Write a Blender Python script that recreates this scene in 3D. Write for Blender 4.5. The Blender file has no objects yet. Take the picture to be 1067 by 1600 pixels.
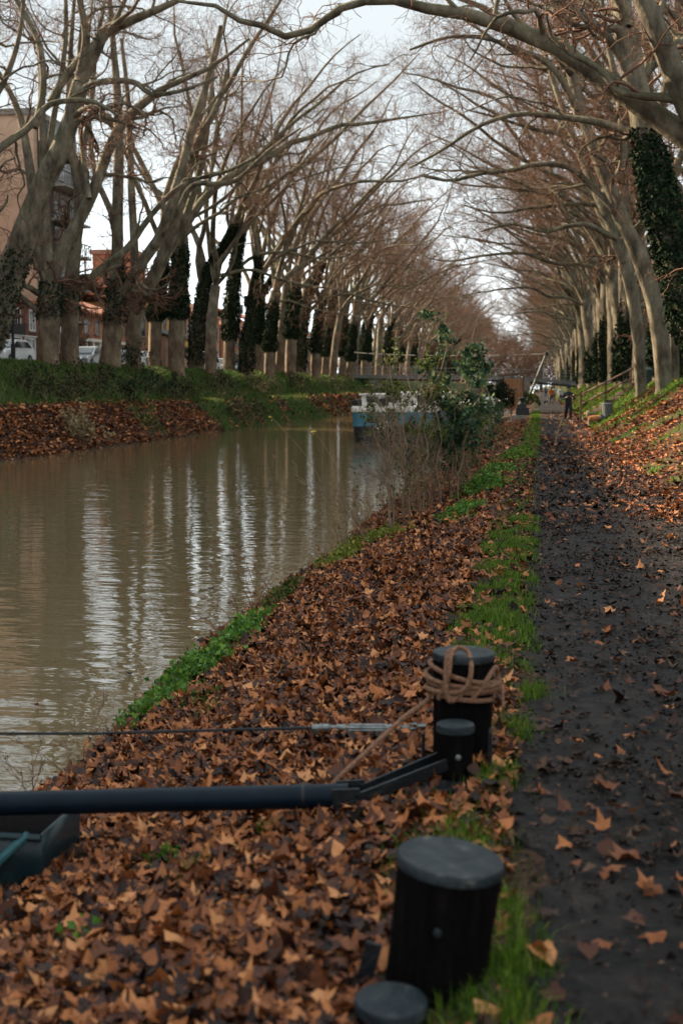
import bpy, math, random
import numpy as np
from mathutils import Vector, Matrix
S = bpy.context.scene
COL = S.collection
PI = math.pi
random.seed(7)
rng = np.random.default_rng(11)

# ------------------------------------------------------------------ camera
FOC = 2000.0
CAMZ = 1.75
TH = math.atan(196 / FOC)
PS = math.atan(311.5 / FOC * math.cos(TH))
_R = np.array([math.cos(PS), math.sin(PS), 0.0])
_Fh = np.array([-math.sin(PS), math.cos(PS), 0.0])
_Z = np.array([0, 0, 1.0])
_fw = _Fh * math.cos(TH) - _Z * math.sin(TH)
_up = _Fh * math.sin(TH) + _Z * math.cos(TH)
_C = np.array([0, 0, CAMZ])
def _ray(x, y): return _fw + _R * (x - 533.5) / FOC + _up * (800 - y) / FOC
def aty(x, y, Y):
    d = _ray(x, y); return _C + d * (Y / d[1])
def atz(x, y, z):
    d = _ray(x, y); return _C + d * ((z - CAMZ) / d[2])
def atx(x, y, X):
    d = _ray(x, y); return _C + d * (X / d[0])
cd = bpy.data.cameras.new('camera'); cam = bpy.data.objects.new('camera', cd); COL.objects.link(cam)
cam.matrix_world = Matrix(((_R[0], _up[0], -_fw[0], 0), (_R[1], _up[1], -_fw[1], 0), (_R[2], _up[2], -_fw[2], CAMZ), (0, 0, 0, 1)))
cd.sensor_fit = 'VERTICAL'; cd.sensor_height = 36; cd.lens = 36 * FOC / 1600
cd.clip_start = 0.05; cd.clip_end = 3000
cd.dof.use_dof = True; cd.dof.focus_distance = 14.0; cd.dof.aperture_fstop = 2.6
S.camera = cam

# ------------------------------------------------------------------ materials
def newmat(name):
    m = bpy.data.materials.new(name); m.use_nodes = True
    nt = m.node_tree; b = nt.nodes['Principled BSDF']
    return m, nt, b
def nd(nt, typ, **kw):
    n = nt.nodes.new(typ)
    for k, v in kw.items():
        if k in n.inputs.keys(): n.inputs[k].default_value = v
        else: setattr(n, k, v)
    return n
def c4(c): return (c[0], c[1], c[2], 1.0)
def ramp(nt, stops):
    r = nt.nodes.new('ShaderNodeValToRGB'); e = r.color_ramp.elements
    while len(e) < len(stops): e.new(0.5)
    for i, (p, c) in enumerate(stops):
        e[i].position = p; e[i].color = c4(c)
    return r
def mat_noise(name, stops, scale=4.0, rough=0.8, detail=6.0, bump=0.0, bscale=None, coord='Object', spec=0.4, stretch=None, metal=0.0):
    m, nt, b = newmat(name); L = nt.links.new
    tc = nd(nt, 'ShaderNodeTexCoord'); vec = tc.outputs[coord]
    if stretch:
        mp = nd(nt, 'ShaderNodeMapping'); mp.inputs['Scale'].default_value = stretch
        L(vec, mp.inputs['Vector']); vec = mp.outputs['Vector']
    n = nd(nt, 'ShaderNodeTexNoise', Scale=scale, Detail=detail); n.inputs['Roughness'].default_value = 0.62
    L(vec, n.inputs['Vector'])
    r = ramp(nt, stops); L(n.outputs['Fac'], r.inputs['Fac']); L(r.outputs['Color'], b.inputs['Base Color'])
    b.inputs['Roughness'].default_value = rough; b.inputs['Specular IOR Level'].default_value = spec
    b.inputs['Metallic'].default_value = metal
    if bump:
        n2 = nd(nt, 'ShaderNodeTexNoise', Scale=bscale or scale * 3, Detail=5.0); L(vec, n2.inputs['Vector'])
        bp = nd(nt, 'ShaderNodeBump', Strength=bump, Distance=0.03); L(n2.outputs['Fac'], bp.inputs['Height'])
        L(bp.outputs['Normal'], b.inputs['Normal'])
    return m
def mat_island(name, stops, rough=0.7, spec=0.3, transl=0.0):
    m, nt, b = newmat(name); L = nt.links.new
    g = nd(nt, 'ShaderNodeNewGeometry'); r = ramp(nt, stops)
    L(g.outputs['Random Per Island'], r.inputs['Fac'])
    tc = nd(nt, 'ShaderNodeTexCoord'); n = nd(nt, 'ShaderNodeTexNoise', Scale=40.0, Detail=3.0)
    L(tc.outputs['Object'], n.inputs['Vector'])
    mx = nd(nt, 'ShaderNodeMixRGB', blend_type='MULTIPLY'); mx.inputs['Fac'].default_value = 0.45
    L(r.outputs['Color'], mx.inputs['Color1']); L(n.outputs['Color'], mx.inputs['Color2'])
    hs = nd(nt, 'ShaderNodeHueSaturation'); hs.inputs['Value'].default_value = 1.25
    n.outputs  # noise tint, desaturated below
    bw = nd(nt, 'ShaderNodeRGBToBW'); L(n.outputs['Color'], bw.inputs['Color']); L(bw.outputs['Val'], mx.inputs['Color2'])
    L(mx.outputs['Color'], hs.inputs['Color']); L(hs.outputs['Color'], b.inputs['Base Color'])
    b.inputs['Roughness'].default_value = rough; b.inputs['Specular IOR Level'].default_value = spec
    if transl:
        t = nd(nt, 'ShaderNodeBsdfTranslucent'); L(hs.outputs['Color'], t.inputs['Color'])
        ms = nd(nt, 'ShaderNodeMixShader'); ms.inputs['Fac'].default_value = transl
        out = nt.nodes['Material Output']
        L(b.outputs['BSDF'], ms.inputs[1]); L(t.outputs['BSDF'], ms.inputs[2]); L(ms.outputs['Shader'], out.inputs['Surface'])
    return m
M = {}
def bark(name, lower):
    m, nt, b = newmat(name); L = nt.links.new
    tc = nd(nt, 'ShaderNodeTexCoord'); mp = nd(nt, 'ShaderNodeMapping'); mp.inputs['Scale'].default_value = (1, 1, 0.45)
    L(tc.outputs['Object'], mp.inputs['Vector'])
    n = nd(nt, 'ShaderNodeTexNoise', Scale=2.3, Detail=7.0); n.inputs['Roughness'].default_value = 0.68; L(mp.outputs['Vector'], n.inputs['Vector'])
    r = ramp(nt, [(0.28, (0.028, 0.022, 0.016)), (0.41, (0.07, 0.058, 0.04)), (0.50, (0.125, 0.106, 0.075)), (0.56, (0.155, 0.133, 0.094)), (0.62, (0.18, 0.155, 0.11)), (0.69, (0.34, 0.30, 0.22))])
    L(n.outputs['Fac'], r.inputs['Fac'])
    n2 = nd(nt, 'ShaderNodeTexNoise', Scale=1.1, Detail=4.0); L(mp.outputs['Vector'], n2.inputs['Vector'])
    g = nd(nt, 'ShaderNodeNewGeometry'); sp = nd(nt, 'ShaderNodeSeparateXYZ'); L(g.outputs['Normal'], sp.inputs['Vector'])
    ma = nd(nt, 'ShaderNodeMath', operation='MULTIPLY_ADD'); L(sp.outputs['Z'], ma.inputs[0]); ma.inputs[1].default_value = 0.30; L(n2.outputs['Fac'], ma.inputs[2])
    mr = nd(nt, 'ShaderNodeMapRange'); mr.inputs['From Min'].default_value = 0.56; mr.inputs['From Max'].default_value = 0.82
    mr.inputs['To Max'].default_value = 0.7; L(ma.outputs['Value'], mr.inputs['Value'])
    mx = nd(nt, 'ShaderNodeMixRGB'); L(mr.outputs['Result'], mx.inputs['Fac']); L(r.outputs['Color'], mx.inputs['Color1'])
    mx.inputs['Color2'].default_value = (0.062, 0.065, 0.026, 1)
    col = mx.outputs['Color']
    if lower:      # flaking rust-brown bark on the lowest metres of the trunk
        s2 = nd(nt, 'ShaderNodeSeparateXYZ'); L(tc.outputs['Object'], s2.inputs['Vector'])
        m3 = nd(nt, 'ShaderNodeMath', operation='MULTIPLY_ADD'); L(n2.outputs['Fac'], m3.inputs[0]); m3.inputs[1].default_value = 5.0; L(s2.outputs['Z'], m3.inputs[2])
        mr2 = nd(nt, 'ShaderNodeMapRange'); mr2.inputs['From Min'].default_value = 3.0; mr2.inputs['From Max'].default_value = 6.2
        mr2.inputs['To Min'].default_value = 0.5; mr2.inputs['To Max'].default_value = 0.0; L(m3.outputs['Value'], mr2.inputs['Value'])
        r2 = ramp(nt, [(0.3, (0.05, 0.028, 0.018)), (0.5, (0.14, 0.072, 0.042)), (0.7, (0.25, 0.145, 0.085))]); L(n.outputs['Fac'], r2.inputs['Fac'])
        m4 = nd(nt, 'ShaderNodeMixRGB'); L(mr2.outputs['Result'], m4.inputs['Fac']); L(col, m4.inputs['Color1']); L(r2.outputs['Color'], m4.inputs['Color2'])
        col = m4.outputs['Color']
    L(col, b.inputs['Base Color']); b.inputs['Roughness'].default_value = 0.85; b.inputs['Specular IOR Level'].default_value = 0.2
    nb = nd(nt, 'ShaderNodeTexNoise', Scale=9.0, Detail=6.0); L(mp.outputs['Vector'], nb.inputs['Vector'])
    bp = nd(nt, 'ShaderNodeBump', Strength=0.6, Distance=0.06); L(nb.outputs['Fac'], bp.inputs['Height']); L(bp.outputs['Normal'], b.inputs['Normal'])
    return m
M['bark'] = bark('plane_bark', False)
M['bark_low'] = bark('plane_bark_flaking', True)
M['twig'] = mat_noise('twig_bark', [(0.3, (0.08, 0.042, 0.028)), (0.7, (0.19, 0.105, 0.07))], 3.0, 0.85, spec=0.15)
M['stem'] = mat_noise('shrub_stem', [(0.3, (0.10, 0.064, 0.042)), (0.7, (0.27, 0.19, 0.125))], 9.0, 0.8, spec=0.2)
M['stem_red'] = mat_noise('red_stem', [(0.3, (0.10, 0.042, 0.025)), (0.7, (0.22, 0.11, 0.06))], 9.0, 0.7, spec=0.2)
M['ivy'] = mat_island('ivy_leaf', [(0.0, (0.007, 0.014, 0.009)), (0.6, (0.014, 0.027, 0.014)), (0.9, (0.024, 0.045, 0.018)), (1.0, (0.05, 0.075, 0.028))], 0.75, 0.06)
M['evergreen'] = mat_island('evergreen_leaf', [(0.0, (0.014, 0.036, 0.022)), (0.6, (0.04, 0.085, 0.045)), (0.9, (0.085, 0.13, 0.05)), (1.0, (0.14, 0.18, 0.05))], 0.62, 0.08, 0.2)
M['olive'] = mat_island('olive_leaf', [(0.0, (0.03, 0.05, 0.014)), (0.7, (0.085, 0.11, 0.024)), (1.0, (0.17, 0.17, 0.04))], 0.7, 0.1, 0.2)
M['grass'] = mat_island('grass_blade', [(0.0, (0.025, 0.06, 0.008)), (0.5, (0.08, 0.17, 0.012)), (0.9, (0.17, 0.26, 0.02)), (1.0, (0.2, 0.2, 0.05))], 0.55, 0.3, 0.3)
M['grass_far'] = mat_island('bank_grass_blade', [(0.0, (0.02, 0.045, 0.008)), (0.6, (0.055, 0.11, 0.016)), (1.0, (0.13, 0.14, 0.035))], 0.6, 0.2, 0.25)
M['nettle'] = mat_island('weed_leaf', [(0.0, (0.03, 0.09, 0.012)), (0.6, (0.085, 0.21, 0.022)), (1.0, (0.18, 0.30, 0.035))], 0.5, 0.35, 0.3)
M['yellowweed'] = mat_island('yellow_green_blade', [(0.0, (0.06, 0.10, 0.012)), (0.6, (0.16, 0.19, 0.02)), (1.0, (0.30, 0.26, 0.04))], 0.5, 0.3, 0.35)
M['straw'] = mat_island('dry_straw', [(0.0, (0.12, 0.085, 0.045)), (1.0, (0.3, 0.22, 0.11))], 0.7, 0.2)
M['leaf'] = mat_island('fallen_leaf', [(0.0, (0.010, 0.006, 0.005)), (0.22, (0.035, 0.014, 0.009)), (0.42, (0.11, 0.034, 0.013)), (0.66, (0.22, 0.07, 0.022)), (0.88, (0.40, 0.14, 0.044)), (1.0, (0.55, 0.25, 0.10))], 0.6, 0.25, 0.08)
M['debris'] = mat_island('leaf_crumbs', [(0.0, (0.006, 0.005, 0.005)), (0.5, (0.02, 0.014, 0.011)), (0.85, (0.055, 0.03, 0.02)), (1.0, (0.12, 0.07, 0.045))], 0.8, 0.15)
M['bramble'] = mat_island('bramble_leaf', [(0.0, (0.012, 0.022, 0.01)), (0.6, (0.03, 0.045, 0.018)), (1.0, (0.085, 0.055, 0.025))], 0.8, 0.04)

# ------------------------------------------------------------------ mesh helpers
def mesh_np(name, V, quads=None, tris=None, smooth=False, mat=None):
    V = np.asarray(V, np.float32).reshape(-1, 3)
    q = np.asarray(quads if quads is not None else np.zeros((0, 4)), np.int32).reshape(-1, 4)
    t = np.asarray(tris if tris is not None else np.zeros((0, 3)), np.int32).reshape(-1, 3)
    me = bpy.data.meshes.new(name)
    me.vertices.add(len(V)); me.vertices.foreach_set('co', V.ravel())
    nl = q.size + t.size; me.loops.add(nl); me.polygons.add(len(q) + len(t))
    me.loops.foreach_set('vertex_index', np.concatenate([q.ravel(), t.ravel()]).astype(np.int32))
    st = np.concatenate([np.arange(len(q)) * 4, q.size + np.arange(len(t)) * 3]).astype(np.int32)
    tot = np.concatenate([np.full(len(q), 4), np.full(len(t), 3)]).astype(np.int32)
    me.polygons.foreach_set('loop_start', st); me.polygons.foreach_set('loop_total', tot)
    if smooth: me.polygons.foreach_set('use_smooth', np.ones(len(q) + len(t), bool))
    me.update(calc_edges=True); me.validate()
    if mat: me.materials.append(mat)
    return me
def tag(o, label=None, cat=None, group=None, kind=None):
    if label: o['label'] = label
    if cat: o['category'] = cat
    if group: o['group'] = group
    if kind: o['kind'] = kind
    return o
def link(name, me, parent=None, loc=None):
    o = bpy.data.objects.new(name, me); COL.objects.link(o)
    if parent is not None: o.parent = parent
    if loc is not None: o.location = loc
    return o
def empty(name, loc, label, cat, group=None, rz=0.0):
    o = bpy.data.objects.new(name, None); COL.objects.link(o)
    o.location = loc; o.rotation_euler = (0, 0, rz); o.empty_display_size = 0.3
    return tag(o, label, cat, group)
def copy_tree(o, parent=None):
    c = o.copy(); COL.objects.link(c)
    if parent is not None: c.parent = parent
    for ch in list(o.children): copy_tree(ch, c)
    return c
class MB:
    def __init__(s): s.v = []; s.q = []; s.n = 0
    def add(s, V, F):
        V = [tuple(map(float, p)) for p in V]
        s.v += V; s.q += [tuple(i + s.n for i in f) for f in F]; s.n += len(V); return s
    def box(s, c, d, rot=None, taper=(1, 1)):
        x, y, z = d[0] / 2, d[1] / 2, d[2] / 2; tx, ty = taper
        V = [Vector(p) for p in ((-x, -y, -z), (x, -y, -z), (x, y, -z), (-x, y, -z), (-x * tx, -y * ty, z), (x * tx, -y * ty, z), (x * tx, y * ty, z), (-x * tx, y * ty, z))]
        if rot is not None: V = [rot @ p for p in V]
        return s.add([(p[0] + c[0], p[1] + c[1], p[2] + c[2]) for p in V], [(0, 3, 2, 1), (4, 5, 6, 7), (0, 1, 5, 4), (1, 2, 6, 5), (2, 3, 7, 6), (3, 0, 4, 7)])
    def bb(s, a, b): return s.box([(a[i] + b[i]) / 2 for i in range(3)], [abs(b[i] - a[i]) for i in range(3)])
    def bar(s, a, b, w, h):
        a = Vector(a); b = Vector(b); d = b - a
        return s.box((a + b) / 2, (w, h, d.length), d.to_track_quat('Z', 'Y').to_matrix())
    def tube(s, pts, r, sides=8, cap=True):
        P = np.array([list(p) for p in pts], float); K = len(P)
        rr = np.full(K, r, float) if np.isscalar(r) else np.array(r, float)
        V, Q = tubes(P[None], rr[None], sides)
        F = [tuple(f) for f in Q]
        if cap: F += [tuple(range(sides))[::-1], tuple(range((K - 1) * sides, K * sides))]
        return s.add(V, F)
    def lathe(s, prof, c=(0, 0, 0), n=24, wob=0.0, axis=None):
        V = []
        for (r, z) in prof:
            for i in range(n):
                a = 2 * PI * i / n; w = 1 + wob * math.sin(3 * a + 1) + wob * 0.6 * math.sin(7 * a)
                V.append(Vector((r * w * math.cos(a), r * w * math.sin(a), z)))
        if axis is not None:
            m = Vector(axis).to_track_quat('Z', 'Y').to_matrix(); V = [m @ p for p in V]
        F = []
        for k in range(len(prof) - 1):
            for i in range(n):
                j = (i + 1) % n; F.append((k * n + i, k * n + j, (k + 1) * n + j, (k + 1) * n + i))
        F.append(tuple(range(n))[::-1]); F.append(tuple((len(prof) - 1) * n + i for i in range(n)))
        return s.add([(p[0] + c[0], p[1] + c[1], p[2] + c[2]) for p in V], F)
    def ball(s, c, r, n=12, sc=(1, 1, 1)):
        V = []; F = []; k = n // 2
        for j in range(k + 1):
            t = PI * j / k
            for i in range(n):
                a = 2 * PI * i / n
                V.append((c[0] + r * sc[0] * math.sin(t) * math.cos(a), c[1] + r * sc[1] * math.sin(t) * math.sin(a), c[2] + r * sc[2] * math.cos(t)))
        for j in range(k):
            for i in range(n):
                F.append((j * n + i, (j + 1) * n + i, (j + 1) * n + (i + 1) % n, j * n + (i + 1) % n))
        return s.add(V, F)
    def prism(s, outline, axis, a, b):
        n = len(outline); put = {'x': lambda p, t: (t, p[0], p[1]), 'y': lambda p, t: (p[0], t, p[1]), 'z': lambda p, t: (p[0], p[1], t)}[axis]
        V = [put(p, a) for p in outline] + [put(p, b) for p in outline]
        F = [(i, (i + 1) % n, n + (i + 1) % n, n + i) for i in range(n)] + [tuple(range(n))[::-1], tuple(range(n, 2 * n))]
        return s.add(V, F)
    def build(s, name, mat, parent=None, smooth=False, bevel=0.0, loc=None):
        me = bpy.data.meshes.new(name); me.from_pydata(s.v, [], s.q); me.materials.append(mat)
        import bmesh
        bm = bmesh.new(); bm.from_mesh(me); bmesh.ops.recalc_face_normals(bm, faces=bm.faces)
        if bevel: bmesh.ops.bevel(bm, geom=list(bm.edges), offset=bevel, segments=2, affect='EDGES', profile=0.7)
        bm.to_mesh(me); bm.free()
        if smooth:
            for p in me.polygons: p.use_smooth = True
            me.set_sharp_from_angle(angle=math.radians(40))
        return link(name, me, parent, loc)
def norm(a): return a / np.maximum(np.linalg.norm(a, axis=-1, keepdims=True), 1e-9)
def tubes(P, Rr, sides):
    """P (N,K,3) polylines, Rr (N,K) radii -> verts, quads"""
    N, K, _ = P.shape
    T = norm(np.gradient(P, axis=1))
    d = norm(P[:, -1] - P[:, 0])
    ref = np.where(np.abs(d[:, 2:3]) < 0.8, np.array([[0, 0, 1.0]]), np.array([[1.0, 0, 0]]))[:, None, :]
    U = norm(np.cross(T, np.broadcast_to(ref, T.shape))); W = np.cross(T, U)
    a = np.arange(sides) * 2 * PI / sides
    V = P[:, :, None, :] + Rr[:, :, None, None] * (np.cos(a)[None, None, :, None] * U[:, :, None, :] + np.sin(a)[None, None, :, None] * W[:, :, None, :])
    base = (np.arange(N) * K * sides)[:, None, None] + (np.arange(K - 1) * sides)[None, :, None]
    i = np.arange(sides)[None, None, :]; j = (i + 1) % sides
    Q = np.stack([base + i, base + j, base + sides + j, base + sides + i], -1).reshape(-1, 4)
    return V.reshape(-1, 3), Q
def merge(parts):
    Vs, Qs, o = [], [], 0
    for V, Q in parts:
        Vs.append(V); Qs.append(Q + o); o += len(V)
    return np.concatenate(Vs), np.concatenate(Qs)
def grow(P, Rr, n, t0, t1, l0, l1, ang, K, rr, wig, trop, rg, rmin=0.004, taper=0.25):
    """children on every polyline of a batch; returns (N*n,K,3),(N*n,K)"""
    N, Kp, _ = P.shape
    t = np.sort(rg.uniform(t0, t1, (N, n)), axis=1)
    f = t * (Kp - 1); k = np.minimum(f.astype(int), Kp - 2); u = (f - k)[..., None]
    ii = np.arange(N)[:, None]
    A = P[ii, k] * (1 - u) + P[ii, k + 1] * u
    d = norm(P[ii, k + 1] - P[ii, k])
    r0 = (Rr[ii, k] * (1 - u[..., 0]) + Rr[ii, k + 1] * u[..., 0]) * rr
    rnd = norm(rg.normal(size=d.shape)); side = norm(rnd - d * np.sum(rnd * d, -1, keepdims=True))
    an = rg.uniform(ang[0], ang[1], (N, n, 1)) * PI / 180
    D = norm(d * np.cos(an) + side * np.sin(an)).reshape(-1, 3)
    A = A.reshape(-1, 3); r0 = np.maximum(r0.reshape(-1), rmin)
    Lh = (rg.uniform(l0, l1, (N, n)) * (1 - 0.35 * t)).reshape(-1)
    out = np.zeros((N * n, K, 3)); out[:, 0] = A
    cur = D
    for j in range(1, K):
        cur = norm(cur + wig * rg.normal(size=cur.shape) + np.asarray(trop)[None] * (1.0 / K))
        out[:, j] = out[:, j - 1] + cur * (Lh / (K - 1))[:, None]
    rad = r0[:, None] * np.linspace(1, taper, K)[None]
    return out, np.maximum(rad, rmin * 0.7)
def smooth_path(pts, n):
    P = np.array(pts, float); K = len(P)
    t = np.linspace(0, K - 1, n); out = np.zeros((n, P.shape[1]))
    for a, x in enumerate(t):
        i = min(int(x), K - 2); u = x - i
        p0, p1, p2, p3 = P[max(i - 1, 0)], P[i], P[i + 1], P[min(i + 2, K - 1)]
        out[a] = 0.5 * (2 * p1 + (p2 - p0) * u + (2 * p0 - 5 * p1 + 4 * p2 - p3) * u * u + (3 * p1 - p0 - 3 * p2 + p3) * u ** 3)
    return out
# leaf cards: small folded diamonds, one island each
def leaf_cards(P, size, rg, droop=0.3, up=None):
    n = len(P); d = norm(rg.normal(size=(n, 3)) + np.array([0, 0, -droop]))
    s = norm(np.cross(d, rg.normal(size=(n, 3)))); nn = np.cross(d, s)
    sz = (size * rg.uniform(0.6, 1.25, n))[:, None]
    b = P; tip = P + d * sz; m = P + d * sz * 0.45
    l = m + s * sz * 0.33 + nn * sz * 0.12; r = m - s * sz * 0.33 + nn * sz * 0.12
    V = np.stack([b, l, tip, r], 1).reshape(-1, 3)
    k = np.arange(n)[:, None] * 4
    return V, np.concatenate([k + np.array([[0, 1, 2]]), k + np.array([[0, 2, 3]])])
# ------------------------------------------------------------------ ground, path, water
PX = np.array([-700, -60, -37.0, -26.6, -25.0, -24.0, -21.8, -20.1, -18.55, -17.3, -5.0, -3.25, -2.0, -0.75, -0.2, 1.95, 2.3, 2.9, 3.9, 4.8, 6.2, 20, 700])
PZ = np.array([3.0, 2.95, 2.88, 2.88, 2.95, 2.55, 1.05, 0.80, -0.80, -2.0, -2.0, -0.88, -0.40, -0.05, 0.0, 0.0, 0.14, 0.50, 1.11, 1.80, 2.0, 2.1, 2.6])
WZ = -0.85
def lump(X, Y, s):
    return (np.sin(X * 1.3 * s + 0.7 * np.sin(Y * 0.9 * s)) * np.sin(Y * 1.1 * s + 1.3) + 0.5 * np.sin(X * 2.9 * s + Y * 2.1 * s + 2) + 0.4 * np.sin(Y * 3.7 * s - X * 1.7 * s)) / 1.9
def gz(X, Y):
    X = np.asarray(X, float); Y = np.asarray(Y, float)
    z = np.interp(X + 0.10 * np.sin(Y * 0.55) * (X < -1.2) * (X > -20), PX, PZ)
    bank = ((X < -0.6) & (X > -3.6)) * np.clip((-0.6 - X) / 0.6, 0, 1) + (X > 2.1) * np.clip((X - 2.1) / 1.0, 0, 1) * (X < 9) + ((X < -18.2) & (X > -25))
    return z + bank * (0.05 * lump(X, Y, 1.0) + 0.035 * lump(X, Y, 2.7))
def fl(X, Y, s=1.0):                 # smooth pseudo-noise 0..1
    return np.clip(0.5 + 0.5 * lump(X + 3.1, Y - 1.7, s) * 1.15, 0, 1)
def gmask(X, Y):                     # how grassy the ground is
    X = np.asarray(X, float); Y = np.asarray(Y, float); g = np.zeros(np.broadcast(X, Y).shape)
    n = 0.6 * fl(X, Y * 0.5, 0.8) + 0.4 * fl(X, Y, 2.2)
    # left bank: green upper slope, green lower patches
    g = np.where((X < -21.3) & (X > -27), np.clip(1.8 * n + 0.3, 0, 1), g)
    g = np.where((X >= -21.3) & (X < -18.2), np.clip((n - 0.42) * 2.2, 0, 1) * (Y > 60) + 0.25 * n * (X < -20.2), g)
    g = np.where((X < -18.2) & (X >= -21.3) & (Y > 74) & (Y < 112), np.clip(2.2 * n - 0.1, 0, 1), g)
    # verge along the path
    pn = 0.45 * fl(X * 0.7, Y * 0.8, 1.5) + 0.35 * fl(X, Y, 4.3) + 0.2 * fl(X * 1.2, Y, 9.0)
    v = np.clip(1 - np.abs(X + 0.31) / 0.34, 0, 1) ** 0.5 * np.clip(3.2 * pn - 1.05, 0, 1)
    vv = np.where(Y < 7.3, 0.42, np.where(Y < 17.0, 1.25, np.where(Y < 30, 0.5, 1.5)))
    g = np.where((X < 0.03) & (X > -0.9), v * vv, g)
    # right bank
    rb = np.clip((n - 0.44) * 4.0, 0, 1)
    rb = np.where(Y > 47, np.maximum(rb, np.clip((n - 0.28) * 3.0, 0, 1) * np.clip((Y - 46) / 8, 0, 1) * np.clip((X - 2.5) / 0.8, 0.0, 1)), rb)
    rb = np.where(Y > 64, np.maximum(rb, np.clip(n * 2.4 - 0.5, 0, 1) * np.clip((X - 2.0) / 0.5, 0, 1)), rb)
    g = np.where(X > 2.05, rb * np.clip((7.5 - X) / 1.5, 0.15, 1), g)
    return np.clip(g, 0, 1)
xs = np.unique(np.concatenate([[-700, -300, -120, -60], np.arange(-45, -27, 3.0), np.arange(-27, -17.2, 0.35), np.arange(-17, -4.5, 3.0), np.arange(-4.6, 8, 0.16), [9, 12, 16, 22, 40, 90, 200, 700]]))
ys = np.unique(np.concatenate([[-200, -80, -30, -10], np.arange(-4, 30, 0.2), np.arange(30, 140, 0.7), np.arange(140, 460, 4.0), [500, 600, 800, 1200, 2000]]))
GX, GY = np.meshgrid(xs, ys); GZ = gz(GX, GY)
nx, ny = len(xs), len(ys)
k = (np.arange(ny - 1)[:, None] * nx + np.arange(nx - 1)[None]).ravel()
me = mesh_np('ground', np.stack([GX, GY, GZ], -1), np.stack([k, k + 1, k + nx + 1, k + nx], 1), smooth=True)
at = me.attributes.new('grass', 'FLOAT', 'POINT'); at.data.foreach_set('value', gmask(GX, GY).astype(np.float32).ravel())
m, nt, b = newmat('bank_earth'); L = nt.links.new
tc = nd(nt, 'ShaderNodeTexCoord'); n = nd(nt, 'ShaderNodeTexNoise', Scale=6.0, Detail=9.0); L(tc.outputs['Object'], n.inputs['Vector']); n.inputs['Roughness'].default_value = 0.7
r1 = ramp(nt, [(0.3, (0.016, 0.011, 0.008)), (0.5, (0.045, 0.024, 0.015)), (0.7, (0.11, 0.052, 0.028))]); L(n.outputs['Fac'], r1.inputs['Fac'])
r2 = ramp(nt, [(0.3, (0.016, 0.024, 0.008)), (0.5, (0.035, 0.055, 0.013)), (0.7, (0.07, 0.085, 0.022))]); L(n.outputs['Fac'], r2.inputs['Fac'])
av = nd(nt, 'ShaderNodeAttribute', attribute_name='grass'); mx = nd(nt, 'ShaderNodeMixRGB')
L(av.outputs['Fac'], mx.inputs['Fac']); L(r1.outputs['Color'], mx.inputs['Color1']); L(r2.outputs['Color'], mx.inputs['Color2']); L(mx.outputs['Color'], b.inputs['Base Color'])
b.inputs['Roughness'].default_value = 0.9; b.inputs['Specular IOR Level'].default_value = 0.15
nb = nd(nt, 'ShaderNodeTexNoise', Scale=14.0, Detail=7.0); L(tc.outputs['Object'], nb.inputs['Vector'])
bp = nd(nt, 'ShaderNodeBump', Strength=0.9, Distance=0.06); L(nb.outputs['Fac'], bp.inputs['Height']); L(bp.outputs['Normal'], b.inputs['Normal'])
me.materials.append(m)
tag(link('ground', me), kind='structure')
# path sheet, rutted, damp
px = np.linspace(0, 1, 90); py = np.concatenate([np.arange(-1, 2.4, 0.3), np.arange(2.4, 12, 0.03), np.arange(12, 30, 0.1), np.arange(30, 90, 0.5), np.arange(90, 440, 3.0)])
A, B = np.meshgrid(px, py)
xl = -0.06 + 0.06 * np.sin(B * 1.9) + 0.05 * np.sin(B * 4.3 + 1) + 0.03 * np.sin(B * 11.3) + 0.02 * np.sin(B * 23) - 0.0018 * np.minimum(B, 80)
xr = 2.04 + 0.10 * np.sin(B * 0.8 + 2) + 0.06 * np.sin(B * 2.3)
X = xl + (xr - xl) * A
Zp = np.maximum(gz(X, B), 0.0) + 0.006 + 0.012 * (0.5 + 0.5 * lump(X, B, 1.7)) + 0.010 * lump(X, B, 5.0) * 0.5
hf = lump(X * 1.1, B * .9, 9.0) * .5 + .5 * lump(X, B, 17.0) + .4 * lump(B, X, 31.0)
Zp += np.maximum(hf - 0.15, -.2) * 0.034 * (0.3 + fl(X, B, 1.4))
Zp -= 0.02 * np.exp(-((X - 0.55 - 0.1 * np.sin(B * .3)) / 0.2) ** 2) * 0.4
edge = (A < 0.001) | (A > 0.999); Zp = np.where(edge, gz(X, B) - 0.01, np.maximum(Zp, gz(X, B) + 0.004))
nx, ny = len(px), len(py); k = (np.arange(ny - 1)[:, None] * nx + np.arange(nx - 1)[None]).ravel()
me = mesh_np('path', np.stack([X, B, Zp], -1), np.stack([k, k + 1, k + nx + 1, k + nx], 1), smooth=True)
m, nt, b = newmat('damp_dirt'); L = nt.links.new
tc = nd(nt, 'ShaderNodeTexCoord')
n = nd(nt, 'ShaderNodeTexNoise', Scale=3.2, Detail=10.0); n.inputs['Roughness'].default_value = 0.78; L(tc.outputs['Object'], n.inputs['Vector'])
r = ramp(nt, [(0.34, (0.006, 0.006, 0.007)), (0.46, (0.018, 0.016, 0.016)), (0.56, (0.036, 0.030, 0.028)), (0.64, (0.062, 0.050, 0.042)), (0.74, (0.12, 0.095, 0.075))]); L(n.outputs['Fac'], r.inputs['Fac'])
n3 = nd(nt, 'ShaderNodeTexVoronoi', Scale=26.0); L(tc.outputs['Object'], n3.inputs['Vector'])
r3 = ramp(nt, [(0.0, (0.55, 0.55, 0.57)), (0.25, (1, 1, 1))]); L(n3.outputs['Distance'], r3.inputs['Fac'])
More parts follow.
